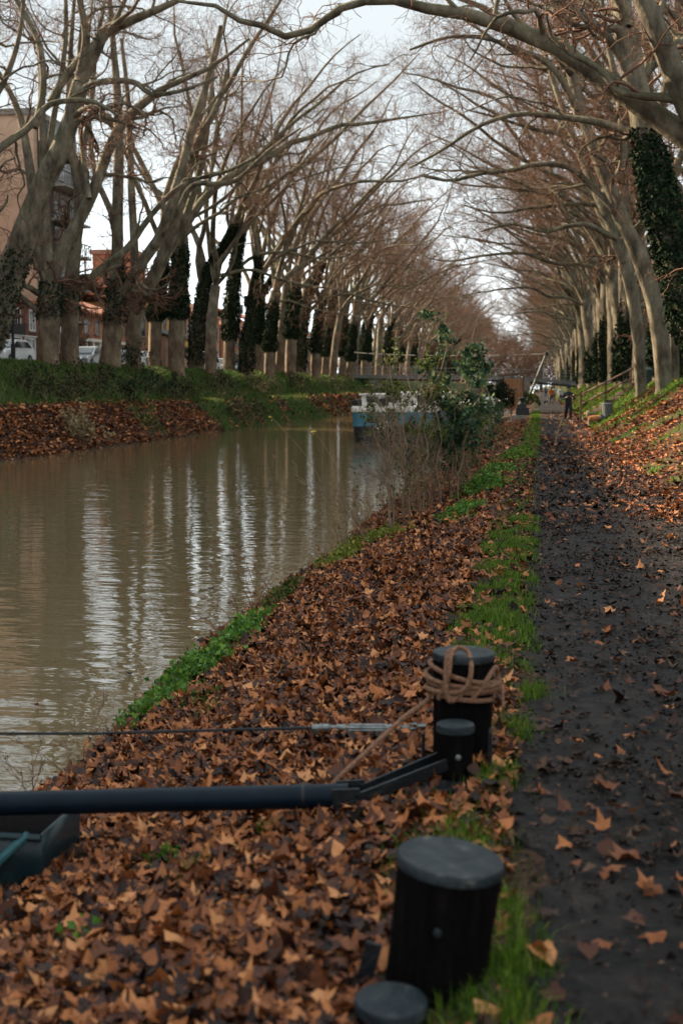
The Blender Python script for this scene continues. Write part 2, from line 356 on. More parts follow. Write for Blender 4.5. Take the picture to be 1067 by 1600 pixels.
mx = nd(nt, 'ShaderNodeMixRGB', blend_type='MULTIPLY'); mx.inputs['Fac'].default_value = 0.5; L(r.outputs['Color'], mx.inputs['Color1']); L(r3.outputs['Color'], mx.inputs['Color2'])
L(mx.outputs['Color'], b.inputs['Base Color'])
rr = nd(nt, 'ShaderNodeMapRange'); rr.inputs['From Min'].default_value = 0.3; rr.inputs['From Max'].default_value = 0.65; rr.inputs['To Min'].default_value = 0.55; rr.inputs['To Max'].default_value = 0.95
L(n.outputs['Fac'], rr.inputs['Value']); L(rr.outputs['Result'], b.inputs['Roughness']); b.inputs['Specular IOR Level'].default_value = 0.16
nb = nd(nt, 'ShaderNodeTexNoise', Scale=34.0, Detail=8.0); nb.inputs['Roughness'].default_value = 0.7; L(tc.outputs['Object'], nb.inputs['Vector'])
bp = nd(nt, 'ShaderNodeBump', Strength=1.0, Distance=0.03); L(nb.outputs['Fac'], bp.inputs['Height']); L(bp.outputs['Normal'], b.inputs['Normal'])
me.materials.append(m); tag(link('path', me), kind='structure')
# water
m, nt, b = newmat('canal_water'); L = nt.links.new
b.inputs['Base Color'].default_value = (0.14, 0.104, 0.054, 1); b.inputs['Roughness'].default_value = 0.02; b.inputs['IOR'].default_value = 1.9
tc = nd(nt, 'ShaderNodeTexCoord')
def wav(scale, sc, det):
    mp = nd(nt, 'ShaderNodeMapping'); mp.inputs['Scale'].default_value = sc; mp.inputs['Rotation'].default_value = (0, 0, 0.12); L(tc.outputs['Object'], mp.inputs['Vector'])
    q = nd(nt, 'ShaderNodeTexNoise', Scale=scale, Detail=det); L(mp.outputs['Vector'], q.inputs['Vector']); return q.outputs['Fac']
w1 = wav(1.0, (0.9, 2.6, 1), 2.0); w2 = wav(1.0, (4.0, 9.0, 1), 2.0)
ad = nd(nt, 'ShaderNodeMath', operation='MULTIPLY_ADD'); L(w2, ad.inputs[0]); ad.inputs[1].default_value = 0.22; L(w1, ad.inputs[2])
bp = nd(nt, 'ShaderNodeBump', Strength=1.0, Distance=0.013); L(ad.outputs['Value'], bp.inputs['Height']); L(bp.outputs['Normal'], b.inputs['Normal'])
me = mesh_np('water', [(-19.6, -120, WZ), (-2.2, -120, WZ), (-2.2, 900, WZ), (-19.6, 900, WZ)], [(0, 1, 2, 3)], mat=m)
tag(link('water', me), kind='structure')
# street behind the left bank, pavement with kerb
M['asphalt'] = mat_noise('asphalt', [(0.3, (0.035, 0.035, 0.037)), (0.7, (0.065, 0.063, 0.062))], 5.0, 0.85, bump=0.3, bscale=60)
M['concrete'] = mat_noise('concrete', [(0.3, (0.17, 0.16, 0.145)), (0.7, (0.30, 0.285, 0.26))], 2.5, 0.85, bump=0.2)
road = MB().bb((-35.6, -60, 2.7), (-28.0, 420, 2.90)).build('road', M['asphalt']); tag(road, kind='structure')
pv = MB().bb((-37.95, -60, 2.7), (-35.6, 420, 3.03)).build('pavement', M['concrete']); tag(pv, kind='structure')
kb = MB().bb((-28.0, -60, 2.7), (-27.8, 420, 3.02)).build('kerb', M['concrete']); tag(kb, kind='structure')

# ------------------------------------------------------------------ fallen leaves, real leaf shapes
def leaf_template(seed, simple=False):
    rg = np.random.default_rng(seed)
    if simple:
        a = np.array([-90, -20, 35, 90, 145, 200]) * PI / 180; r = np.array([0.25, 0.75, 0.8, 1.0, 0.8, 0.75])
    else:
        a = np.array([-90, -38, -12, 22, 48, 68, 90, 112, 132, 158, 192, 218]) * PI / 180
        r = np.array([0.2, 0.70, 0.52, 0.90, 0.60, 0.72, 1.0, 0.72, 0.60, 0.90, 0.52, 0.70])
    r = r * rg.uniform(0.72, 1.15, len(r)); x = r * np.cos(a); y = r * np.sin(a)
    f = rg.uniform(-0.2, 1.15); c = rg.uniform(-0.45, 0.85); tw = rg.uniform(-0.55, 0.55)
    z = f * np.abs(x) ** 1.3 + c * (y + 0.1) ** 2 + tw * x * y + rg.normal(size=len(r)) * 0.13
    V = np.concatenate([[[0, 0, 0]], np.stack([x, y, z], 1)]); n = len(r)
    T = np.array([[0, 1 + i, 1 + (i + 1) % n] for i in range(n)])
    return V, T
TMPL = [leaf_template(i) for i in range(16)] + [leaf_template(80 + i, True) for i in range(2)]; TS = [leaf_template(i + 40, True) for i in range(6)]
def scatter_leaves(name, X, Y, Z, size, tilt, templates, label=None, mat='leaf', seed=1):
    rg = np.random.default_rng(seed); n = len(X); Vs, Ts, off = [], [], 0
    which = rg.integers(0, len(templates), n)
    for w, (tv, tt) in enumerate(templates):
        idx = np.where(which == w)[0]; k = len(idx)
        if not k: continue
        yaw = rg.uniform(0, 2 * PI, k); ax = rg.uniform(0, 2 * PI, k); t = np.abs(rg.normal(0, 1, k)) * tilt; flip = np.where(rg.random(k) < 0.3, -1.0, 1.0)
        sz = np.broadcast_to(size, (n,))[idx] * rg.choice([0.45, 0.65, 0.8, 0.9, 1.0, 1.15], k) * rg.uniform(0.85, 1.15, k)
        v = tv[None] * sz[:, None, None]; v = v.copy(); v[:, :, 2] *= flip[:, None]
        cy, sy = np.cos(yaw)[:, None], np.sin(yaw)[:, None]
        x = v[:, :, 0] * cy - v[:, :, 1] * sy; y = v[:, :, 0] * sy + v[:, :, 1] * cy; z = v[:, :, 2]
        ca, sa = np.cos(ax)[:, None], np.sin(ax)[:, None]; ct, st = np.cos(t)[:, None], np.sin(t)[:, None]
        u = x * ca + y * sa; p = -x * sa + y * ca
        p2 = p * ct - z * st; z2 = p * st + z * ct
        x = u * ca - p2 * sa; y = u * sa + p2 * ca
        V = np.stack([x + X[idx][:, None], y + Y[idx][:, None], z2 + Z[idx][:, None]], -1)
        Vs.append(V.reshape(-1, 3)); Ts.append((tt[None] + (np.arange(k) * len(tv))[:, None, None]).reshape(-1, 3) + off); off += k * len(tv)
    me = mesh_np(name, np.concatenate(Vs), None, np.concatenate(Ts), mat=M[mat])
    o = link(name, me); return tag(o, label, 'leaves', kind='stuff')
def rect(n, x0, x1, y0, y1, rg): return rg.uniform(x0, x1, n), rg.uniform(y0, y1, n)
rg = np.random.default_rng(5)
BOL = ((-.285, 3.62, .20), (-.25, 3.42, .14), (-.385, 3.36, .13), (-.345, 5.92, .17), (-.355, 5.6, .11))
def pick(X, Y, p):
    k = rg.random(len(X)) < p
    for bx_, by_, br_ in BOL: k &= (X - bx_) ** 2 + (Y - by_) ** 2 > br_ ** 2
    return X[k], Y[k]
parts = []
def bankp(X, Y):
    p = (1 - gmask(X, Y)) ** 1.8 + 0.03
    bare = np.clip((X + 1.15) / 0.7, 0, 1) * (Y > 6.8) * 0.72       # trodden bare strip beside the verge
    return np.clip(p * (1 - bare), 0, 1) * np.where((X < -2.9), 0.75, 1)
for (n, y0, y1, sz) in ((23000, 2.0, 7.5, 0.068), (32000, 7.5, 17, 0.070), (15000, 17, 34, 0.078), (9000, 34, 75, 0.11)):
    X, Y = rect(n, -3.35, -0.1, y0, y1, rg); X, Y = pick(X, Y, bankp(X, Y)); parts.append((X, Y, gz(X, Y) + rg.uniform(0.005, 0.055, len(X)), np.full(len(X), sz)))
cat4 = lambda q: [np.concatenate([p[i] for p in q]) for i in range(4)]
X, Y, Z, s_ = cat4(parts)
scatter_leaves('leaf_litter', X, Y, Z, s_ * 0.80, 0.48, TMPL, 'deep curled brown plane leaves covering the near canal bank', seed=2)
parts = []
for (n, y0, y1, sz) in ((2600, 2.5, 9, 0.062), (2300, 8, 24, 0.062), (6500, 17, 46, 0.068), (4200, 40, 90, 0.085)):
    X, Y = rect(n, 0.0, 2.05, y0, y1, rg)
    X, Y = pick(X, Y, np.clip(0.22 + 0.75 * np.clip((X - 0.75) / 1.2, 0, 1) ** 1.2 * np.clip(Y / 20, 0.12, 1), 0, 1) * (0.3 + 0.9 * fl(X, Y, 0.9) ** 2))
    parts.append((X, Y, np.maximum(gz(X, Y), 0) + 0.026 + rg.uniform(0, 0.012, len(X)), np.full(len(X), sz)))
X, Y, Z, s_ = cat4(parts)
scatter_leaves('path_leaves', X, Y, Z, s_, 0.3, TMPL, 'loose brown plane leaves scattered over the dark dirt path', seed=3)
parts = []
for (n, y0, y1, sz) in ((24000, 2.4, 8, 0.013), (22000, 8, 18, 0.018), (12000, 18, 40, 0.03)):
    X, Y = rect(n, -0.45, 2.1, y0, y1, rg); X, Y = pick(X, Y, 0.12 + 0.9 * fl(X * 1.3, Y, 1.6) ** 2)
    parts.append((X, Y, np.maximum(gz(X, Y), 0) + 0.02 + rg.uniform(0, 0.012, len(X)), rg.uniform(.5, 1.6, len(X)) * sz))
X, Y, Z, s_ = cat4(parts)
scatter_leaves('path_crumbs', X, Y, Z, s_, 0.5, TS, 'dark crumbled leaf bits and soil clods trodden into the path', mat='debris', seed=13)
parts = []
for (n, y0, y1, sz) in ((900, 2.4, 8, 0.05), (1800, 8, 18, 0.055), (3500, 18, 45, 0.07)):
    X, Y = rect(n, -0.1, 2.1, y0, y1, rg); X, Y = pick(X, Y, 0.15 + 0.85 * fl(X * 1.1, Y * .8, 1.2) ** 2)
    parts.append((X, Y, np.maximum(gz(X, Y), 0) + 0.022 + rg.uniform(0, 0.008, len(X)), np.full(len(X), sz)))
X, Y, Z, s_ = cat4(parts)
scatter_leaves('rotted_leaves', X, Y, Z, s_, 0.12, TMPL, 'dark rotted leaves pressed flat into the damp path', mat='debris', seed=14)
parts = []
for (n, y0, y1, sz) in ((20000, 12, 34, 0.068), (26000, 34, 75, 0.088), (12000, 75, 170, 0.16)):
    X, Y = rect(n, 1.95, 7.0, y0, y1, rg); X, Y = pick(X, Y, (1 - gmask(X, Y)) ** 2 * np.where(X > 5, 0.5, 1) * (0.35 + 0.65 * fl(X, Y, 1.3)))
    parts.append((X, Y, gz(X, Y) + rg.uniform(0.01, 0.06, len(X)), np.full(len(X), sz)))
X, Y, Z, s_ = cat4(parts)
scatter_leaves('slope_leaves', X, Y, Z, s_, 0.4, TS, 'orange brown leaf litter on the slope right of the path', seed=4)
parts = []
for (n, y0, y1, sz) in ((24000, 38, 90, 0.11), (14000, 90, 200, 0.18)):
    X, Y = rect(n, -21.6, -18.45, y0, y1, rg); X, Y = pick(X, Y, np.clip(1 - 0.97 * gmask(X, Y), 0, 1) * np.where(X < -20.4, 0.35, 1))
    parts.append((X, Y, gz(X, Y) + rg.uniform(0.01, 0.08, len(X)), np.full(len(X), sz)))
X, Y = rect(3000, -25, -21.6, 38, 150, rg); X, Y = pick(X, Y, 0.5 * (1 - gmask(X, Y)) + 0.1); parts.append((X, Y, gz(X, Y) + 0.03, np.full(len(X), 0.12)))
X, Y, Z, s_ = cat4(parts)
scatter_leaves('far_bank_leaves', X, Y, Z, s_, 0.45, TS, 'brown leaf litter on the lower slope of the opposite bank', seed=5)

X1, Y1 = rect(230, -6.5, -3.2, 8, 60, rg); X1, Y1 = pick(X1, Y1, np.exp((X1 + 3.2) * .9)); X2, Y2 = rect(160, -18.6, -16.5, 42, 90, rg); X3, Y3 = rect(40, -16, -5, 18, 60, rg)
X, Y = np.concatenate([X1, X2, X3]), np.concatenate([Y1, Y2, Y3])
scatter_leaves('floating_leaves', X, Y, np.full(len(X), WZ + .012), .055, .03, TMPL, 'few dead leaves floating on the canal near its banks', seed=15)
# ------------------------------------------------------------------ grass blades
def blades(name, X, Y, h, w, mat, label, seed, lean=0.45):
    rg = np.random.default_rng(seed); n = len(X); Z = gz(X, Y) - 0.01
    a = rg.uniform(0, 2 * PI, n); hh = np.broadcast_to(h, (n,)) * rg.uniform(0.5, 1.3, n); ww = np.broadcast_to(w, (n,)) * rg.uniform(0.7, 1.3, n)
    ld = rg.uniform(0, 2 * PI, n); ll = np.abs(rg.normal(0, lean, n)) * hh
    b = np.stack([X, Y, Z], -1); s = np.stack([np.cos(a), np.sin(a), np.zeros(n)], -1) * ww[:, None] / 2
    l = np.stack([np.cos(ld) * ll, np.sin(ld) * ll, np.zeros(n)], -1); up = np.stack([np.zeros(n), np.zeros(n), hh], -1)
    m_ = b + up * 0.6 + l * 0.35; t = b + up * np.clip(1 - (ll / hh) * 0.25, 0.5, 1)[:, None] + l
    V = np.stack([b - s, b + s, m_ + s * 0.7, m_ - s * 0.7, t], 1).reshape(-1, 3); k = np.arange(n)[:, None] * 5
    o = link(name, mesh_np(name, V, k + np.array([[0, 1, 2, 3]]), k + np.array([[3, 2, 4]]), mat=M[mat]))
    return tag(o, label, 'grass', kind='stuff')
bx, by, bh, bw = [], [], [], []
def gb(n, x0, x1, y0, y1, h, w, fac=1.0, pw=1.5):
    X, Y = rect(n, x0, x1, y0, y1, rg); X, Y = pick(X, Y, np.clip(gmask(X, Y) ** pw * fac, 0, 1)); bx.append(X); by.append(Y); bh.append(np.full(len(X), h)); bw.append(np.full(len(X), w))
gb(16000, -0.9, 0.02, 2.4, 7.6, 0.085, 0.006, 0.7); gb(60000, -0.9, 0.02, 7.6, 17.5, 0.085, 0.008); gb(9000, -0.9, 0.02, 17.5, 32, 0.08, 0.011); gb(20000, -0.9, 0.02, 32, 90, 0.11, 0.02)
tuft = [(-0.27, 4.72, 900, .12), (-0.10, 3.35, 800, .14), (-0.06, 3.75, 500, .10), (-0.12, 4.1, 300, .08), (-0.17, 5.55, 500, .08), (-0.12, 6.35, 500, .09), (-0.42, 4.55, 200, .10), (-1.33, 4.75, 90, .06), (-1.15, 5.2, 60, .05), (-2.2, 8.4, 240, .1), (-0.02, 7.2, 300, .08)]
for (tx, ty, n, sp) in tuft:
    X = rg.normal(tx, sp * 0.6, n); Y = rg.normal(ty, sp * 1.1, n); bx.append(X); by.append(Y); bh.append(np.full(n, 0.095)); bw.append(np.full(n, 0.0055))
cc = np.concatenate
blades('verge_grass', cc(bx), cc(by), cc(bh), cc(bw), 'grass', 'bright green grass verge along the left edge of the path', 8)
bx, by, bh, bw = [], [], [], []
gb(26000, 2.1, 7.4, 14, 58, 0.13, 0.022, 0.9); gb(60000, 2.0, 7.4, 46, 110, 0.16, 0.035); gb(10000, 2.0, 8, 110, 200, 0.25, 0.08)
blades('slope_grass', cc(bx), cc(by), cc(bh), cc(bw), 'grass', 'sunlit green grass growing on the slope right of the path', 9)
bx, by, bh, bw = [], [], [], []
gb(60000, -25.6, -18.3, 40, 110, 0.20, 0.04); gb(24000, -25.6, -18.3, 110, 220, 0.3, 0.09)
blades('far_bank_grass', cc(bx), cc(by), cc(bh), cc(bw), 'grass_far', 'rough green grass on the slope of the opposite bank', 10)
# ------------------------------------------------------------------ plane trees
def ivy_around(path, rad, n, rg, size=0.17, out=0.28, z0=None, z1=None):
    """leaf cards hugging a polyline of a trunk"""
    P = np.array(path, float); seg = np.linalg.norm(np.diff(P, axis=0), axis=1); cum = np.concatenate([[0], np.cumsum(seg)])
    s = rg.uniform(0, cum[-1], n); pts = np.stack([np.interp(s, cum, P[:, i]) for i in range(3)], 1); rr = np.interp(s, cum, rad)
    a = rg.uniform(0, 2 * PI, n); f = s / cum[-1]
    env = np.clip(np.minimum(f * 9 + 0.35, (1 - f) * 2.6 + 0.05), 0, 1) * (0.75 + 0.5 * np.sin(a * 3 + f * 9) * np.sin(f * 17 + a))
    env = np.clip(env, 0.02, 1.4)
    q = rr + out * env * rg.random(n) ** 0.6
    return pts + np.stack([np.cos(a) * q, np.sin(a) * q, rg.normal(0, 0.05, n)], 1)
def twigs_from(limbsP, limbsR, rg, n2=6, n3=6, n4=5, n5=4, trop=(0.10, 0, 0.30), s=1.0, ang2=(28, 65), far=False):
    """limbs (list of polylines) -> branches (trunk mesh) and twig arrays (crown mesh)"""
    K = 18
    LP = np.stack([smooth_path(p, K) for p in limbsP]); LR = np.stack([np.interp(np.linspace(0, 1, K), np.linspace(0, 1, len(r)), r) for r in limbsR])
    d2 = grow(LP, LR, n2, 0.30, 0.98, 3.4 * s, 7.2 * s, ang2, 14, 0.42, 0.30, np.array(trop) * 1.6, rg, 0.02, 0.18)
    tip = LP[:, -4:], np.maximum(LR[:, -4:], 0.02)
    d3 = grow(d2[0], d2[1], n3, 0.15, 0.98, 1.7 * s, 3.6 * s, (30, 70), 9, 0.52, 0.38, np.array(trop) * 1.1, rg, 0.0105, 0.3)
    d4 = grow(d3[0], d3[1], n4, 0.12, 1.0, 0.7 * s, 1.6 * s, (30, 72), 5, 0.6, 0.32, (0.02, 0, 0.10), rg, 0.0065, 0.6)
    d5 = grow(d4[0], d4[1], n5, 0.2, 1.0, 0.3 * s, 0.8 * s, (25, 70), 3, 0.7, 0.25, (0, 0, 0.08), rg, 0.0048, 0.7)
    return (LP, LR), d2, d3, d4, d5
def tree_meshes(name, trunkP, trunkR, limbsP, limbsR, rg, lower=False, **kw):
    (LP, LR), d2, d3, d4, d5 = twigs_from(limbsP, limbsR, rg, **kw)
    TP = smooth_path(trunkP, 16)[None]; TR = np.interp(np.linspace(0, 1, 16), np.linspace(0, 1, len(trunkR)), trunkR)[None]
    TR = TR * (1 + 0.05 * np.sin(np.arange(16) * 1.7 + rg.uniform(0, 6)))
    tv, tq = tubes(TP, TR, 14)
    c = TP[0].repeat(14, 0); a = np.tile(np.arange(14) * 2 * PI / 14, 16); hgt = (tv[:, 2] - TP[0, 0, 2])
    fl_ = 1 + 0.07 * np.sin(3 * a + 0.5) + 0.05 * np.sin(5 * a + hgt * 0.6) + (0.10 * np.cos(5 * a + 1)) * np.exp(-hgt / 0.9)
    tv = c + (tv - c) * fl_[:, None]
    lv = tubes(LP, LR, 9); b2 = tubes(d2[0], d2[1], 6)
    V, Q = merge([(tv, tq), lv, b2]); trunk = mesh_np(name + '_trunk', V, Q, smooth=True, mat=M['bark_low' if lower else 'bark'])
    V, Q = merge([tubes(d3[0], d3[1], 4), tubes(d4[0], d4[1], 3), tubes(d5[0], d5[1], 3)]); crown = mesh_np(name + '_crown', V, Q, smooth=True, mat=M['twig'])
    return trunk, crown
def walk(start, d, length, n, wig, trop, rg):
    P = [np.array(start, float)]; d = norm(np.array(d, float))
    for j in range(n):
        d = norm(d + wig * rg.normal(size=3) + np.array(trop) / n); P.append(P[-1] + d * length / n)
    return np.array(P)
def variant(i, lower, ivy):
    rg = np.random.default_rng(100 + i)
    h = rg.uniform(5.6, 8.6); lean = rg.uniform(0.2, 1.1); r = rg.uniform(0.40, 0.50)
    tp = np.array([(0, 0, -0.6), (0.02, 0, 0.3), (lean * 0.3, rg.normal(0, .1), h * 0.5), (lean, rg.normal(0, .2), h)]); tr = [r * 1.22, r * 1.08, r * 0.92, r * 0.86]
    top = tp[-1]; L_, R_ = [], []
    def limb(dr, ln, r0, wig, tr_, z=0.0, r1=0.035):
        st = top + np.array([0, 0, z]); 
        if z < 0: st = tp[2] + (top - tp[2]) * (1 + z / (h * 0.5))
        L_.append(walk(st, dr, ln, 11, wig * 1.7, tr_, rg)); R_.append(np.linspace(1, 0, 5) ** 0.8 * (r0 - r1) + r1)
    limb((0.32, rg.normal(0, .2), 1.0), rg.uniform(18, 21), r * 0.56, 0.10, (0.9, 0, -0.15))
    limb((0.02, rg.normal(0, .2), 1.0), rg.uniform(18, 21), r * 0.54, 0.09, (0.5, 0, 0.15))
    limb((-0.26, rg.normal(0, .25), 1.0), rg.uniform(15, 18), r * 0.45, 0.10, (0.35, 0, 0.3))
    if i % 2: limb((0.15, 0.6 if i % 4 == 1 else -0.6, 0.85), rg.uniform(13, 16), r * 0.45, 0.10, (0.5, 0, 0.3))
    if i % 2 == 0: limb((0.85, rg.normal(0, .35), 0.7), rg.uniform(12, 15), r * 0.34, 0.12, (0.4, 0, -0.25), z=-rg.uniform(0.2, 0.9))
    limb((0.5, rg.normal(0, .4), 1.0), rg.uniform(13, 17), r * 0.32, 0.12, (1.0, 0, -0.35), z=0.2)
    t, c = tree_meshes('plane', tp, tr, L_, R_, rg, lower)
    iv = None
    if ivy:
        z0, z1 = (rg.choice([0.2, 1.9, 2.4, 2.8]), rg.uniform(7.5, 11.5)) if lower else (0.1, rg.uniform(3.5, 7))
        base = smooth_path(tp, 16); base = base[base[:, 2] > z0]; ext = smooth_path(L_[i % 2], 30); ext = ext[(ext[:, 2] > h) & (ext[:, 2] < z1)]
        path = np.concatenate([base, ext]); path = path[path[:, 2] < z1]; rad = np.linspace(r * 0.9, r * 0.55, len(path))
        P = ivy_around(path, rad, 8500, rg, out=0.36)
        V, T = leaf_cards(P, 0.165, rg, 0.8); iv = mesh_np('plane_ivy', V, None, T, mat=M['ivy'])
    return t, c, iv
NV = 8
VARS = {}
for i in range(NV): VARS[('L', i)] = variant(i, True, True)
for i in range(6): VARS[('R', i)] = variant(20 + i, False, i % 2 == 0)
def put_tree(side, i, x, y, label, group, ivy=True, sc=1.0, rz=0.0):
    t, c, iv = VARS[(side, i)]
    o = empty('plane_tree', (x, y, float(gz(x, y))), label, 'tree', group, (PI if side == 'R' else 0) + rz); o.scale = (sc, sc, sc)
    link('trunk', t, o); link('crown', c, o)
    if ivy and iv is not None: link('ivy', iv, o)
    return o
# ---- near trees traced limb by limb, each at its own distance
def traced(label, trunk, limbs, Y, lower=False, ivy=None, group=None, seed=0, n=(4, 6, 5, 3), s=1.0, trop=(0.10, 0, 0.25), dy=1.6, ws=0.74):
    rg = np.random.default_rng(500 + seed)
    def world(pl, off):
        out, rad = [], []
        for j, (x, y, w) in enumerate(pl):
            yy = Y + off * math.sin(min(1.0, j / max(1, len(pl) - 1)) * PI / 2)
            p = aty(x, y, yy); out.append(p); rad.append(max(0.012, 0.5 * ws * w * (p - _C).dot(_fw) / FOC))
        return np.array(out), rad
    tp, tr = world(trunk, 0.0)
    g = float(gz(tp[0, 0], tp[0, 1])); base = np.array([tp[0, 0], tp[0, 1], g])
    if tp[0, 2] > g - 0.3: tp = np.concatenate([[[tp[0, 0], tp[0, 1], g - 0.5]], tp]); tr = [tr[0] * 1.08] + tr
    L_, R_ = [], []
    for q, pl in enumerate(limbs):
        p, r = world(pl, dy * (-1) ** q * (0.5 + 0.5 * rg.random())); L_.append(p - base); R_.append(r)
    tp = tp - base
    L_.append(tp[-3:].copy()); R_.append(tr[-3:])
    t, c = tree_meshes('traced', tp, tr, L_, R_, rg, lower, n2=n[0], n3=n[1], n4=n[2], n5=n[3], s=s, trop=trop)
    o = empty('plane_tree', tuple(base), label, 'tree', group)
    link('trunk', t, o); link('crown', c, o)
    if ivy:
        (a, b_, cnt, out) = ivy
        pth = smooth_path(tp, 60); rad = np.interp(np.linspace(0, 1, 60), np.linspace(0, 1, len(tr)), tr)
        k_ = (pth[:, 2] >= a) & (pth[:, 2] <= b_)
        V, T = leaf_cards(ivy_around(pth[k_], rad[k_], cnt, rg, out=out), 0.15, rg, 0.8)
        link('ivy', mesh_np('traced_ivy', V, None, T, mat=M['ivy']), o)
    return o
GL = 'plane trees lining the opposite bank'; GR = 'plane trees lining the towpath'
traced('plane tree outside the left edge, only its long level branch crossing the beige tower', [(-200, 600, 60), (-180, 480, 54), (-150, 380, 48), (-120, 330, 40)],
       [[(-140, 360, 30), (-60, 285, 22), (0, 232, 17), (45, 200, 15), (75, 165, 13), (115, 157, 11), (150, 160, 9), (185, 180, 6)], [(-120, 330, 34), (-100, 220, 28), (-60, 100, 22), (-30, 0, 18), (0, -120, 10)], [(-110, 320, 26), (-40, 200, 18), (5, 130, 14), (30, 60, 10), (40, -30, 6)]], 47, seed=1, n=(4, 5, 5, 3))
traced('dark leaning plane tree at far left, its thick ivied trunk slanting past the beige tower', [(-62, 600, 80), (-20, 530, 70), (8, 450, 62), (35, 380, 52), (62, 300, 46), (95, 235, 42), (112, 185, 36), (126, 130, 34)],
       [[(126, 130, 30), (150, 75, 30), (165, 50, 26), (205, 32, 20), (262, 8, 14), (320, -20, 8)], [(112, 160, 18), (122, 145, 16), (150, 130, 14), (190, 126, 13), (215, 131, 12), (240, 148, 10), (290, 140, 8), (340, 120, 5)],
        [(80, 160, 18), (100, 125, 17), (140, 75, 16), (165, 60, 12), (200, -10, 9), (230, -90, 5)], [(125, 120, 22), (135, 60, 18), (125, 0, 14), (110, -80, 8)], [(55, 200, 16), (68, 140, 15), (62, 70, 14), (40, 25, 12), (15, -20, 8)]],
       54, lower=False, ivy=(0.2, 5.2, 2600, 0.16), seed=2, n=(4, 6, 5, 3), group=GL)
traced('grey plane tree forking low beside the glazed balconies, second trunk from the left edge', [(75, 582, 46), (77, 500, 42), (80, 440, 42)],
       [[(78, 450, 32), (62, 380, 26), (52, 300, 22), (42, 230, 18), (28, 170, 14), (-4, 110, 10), (-40, 70, 5)], [(78, 440, 28), (72, 340, 20), (68, 250, 17), (66, 170, 16), (64, 90, 14), (50, 40, 12), (22, -10, 8)],
        [(80, 440, 34), (104, 380, 28), (132, 330, 26), (152, 285, 24), (178, 215, 22), (205, 178, 20), (242, 148, 17), (268, 132, 13), (330, 105, 9), (390, 60, 5)], [(70, 300, 14), (82, 200, 13), (96, 120, 12), (104, 40, 10), (100, -60, 6)], [(140, 310, 12), (128, 220, 11), (122, 120, 10), (130, 20, 7)]],
       63, lower=True, ivy=(2.3, 4.2, 1100, 0.2), seed=3, group=GL)
traced('plane tree with slim side limb rising right, third trunk from the left edge', [(110, 585, 38), (109, 520, 35), (112, 460, 33), (116, 400, 27)],
       [[(116, 400, 24), (124, 340, 23), (122, 290, 19), (112, 230, 17), (108, 160, 14), (112, 60, 10), (120, -40, 6)], [(118, 380, 18), (130, 310, 16), (128, 250, 14), (142, 170, 12), (150, 80, 10), (165, 0, 6)],
        [(114, 470, 20), (140, 437, 17), (165, 415, 16), (200, 388, 15), (230, 345, 13), (265, 305, 11), (300, 282, 9), (355, 268, 8), (400, 245, 5)]],
       66, lower=True, ivy=(2.6, 4.8, 700, 0.14), seed=4, group=GL)
traced('mossy plane tree with a ragged ivy collar, standing just left of a silver car', [(170, 588, 46), (176, 520, 40), (183, 460, 36), (184, 400, 30)],
       [[(184, 400, 22), (178, 345, 15), (160, 300, 13), (150, 275, 12), (140, 200, 10), (150, 120, 7)], [(184, 400, 26), (184, 330, 24), (186, 240, 22), (184, 150, 18), (178, 80, 14), (172, 0, 9)],
        [(186, 470, 26), (222, 410, 24), (250, 370, 23), (270, 312, 22), (286, 258, 20), (300, 200, 18), (312, 165, 16), (328, 110, 12), (345, 40, 8)], [(240, 385, 14), (270, 345, 13), (300, 290, 13), (340, 288, 11), (372, 280, 9), (420, 235, 7), (470, 200, 4)]],
       73, lower=True, ivy=(2.4, 5.2, 1800, 0.22), seed=5, group=GL)
traced('grey plane tree splitting into a wide low fork, bush at its foot', [(209, 590, 34), (209, 530, 31), (212, 470, 30)],
       [[(212, 470, 20), (210, 380, 18), (206, 300, 16), (203, 220, 14), (200, 150, 11), (190, 60, 7)], [(214, 478, 30), (242, 430, 29), (264, 378, 26), (280, 320, 22), (296, 268, 19), (312, 215, 16), (338, 170, 13), (355, 110, 8)],
        [(246, 420, 18), (275, 375, 17), (300, 310, 15), (318, 240, 13), (330, 150, 10), (335, 60, 6)]], 77, lower=True, seed=6, group=GL)
# right bank
traced('nearest plane tree, two heavy mossy limbs crossing the top right corner', [(1330, 900, 120), (1310, 640, 100), (1250, 420, 90), (1190, 300, 74)],
       [[(1180, 300, 54), (1110, 240, 48), (1060, 206, 42), (1010, 170, 38), (960, 136, 36), (905, 100, 32), (860, 68, 30), (800, 44, 26), (740, 24, 22), (690, 18, 20), (640, 6, 17), (600, -2, 15), (562, 4, 13), (530, 14, 13), (490, 44, 12), (455, 60, 12), (425, 43, 11), (392, 37, 10), (365, 28, 9), (330, 6, 7), (280, 2, 5)],
        [(1185, 320, 60), (1120, 250, 48), (1068, 150, 42), (1035, 70, 38), (1005, 0, 34), (960, -90, 24), (930, -200, 14)]], 23, seed=7, n=(6, 5, 4, 3), s=0.55, trop=(-0.1, 0, 0.1), dy=1.0, ws=0.92)
traced('tall plane tree with a long sleeve of dark ivy at the right picture edge', [(1130, 700, 62), (1098, 560, 58), (1070, 460, 54), (1046, 370, 50), (1026, 290, 46), (1008, 210, 44), (992, 130, 42), (976, 50, 40)],
       [[(976, 50, 38), (966, -20, 36), (955, -120, 26), (940, -260, 14)], [(1000, 170, 20), (975, 100, 19), (940, 50, 16), (905, 20, 13), (850, -10, 9), (800, -60, 5)], [(1010, 215, 20), (980, 205, 15), (930, 190, 13), (870, 182, 11), (810, 178, 9), (750, 196, 7), (690, 235, 5), (640, 262, 4)]],
       42, ivy=(0.9, 8.0, 10000, 0.3), seed=8, ws=0.9, group=GR, trop=(-0.15, 0, 0.1))
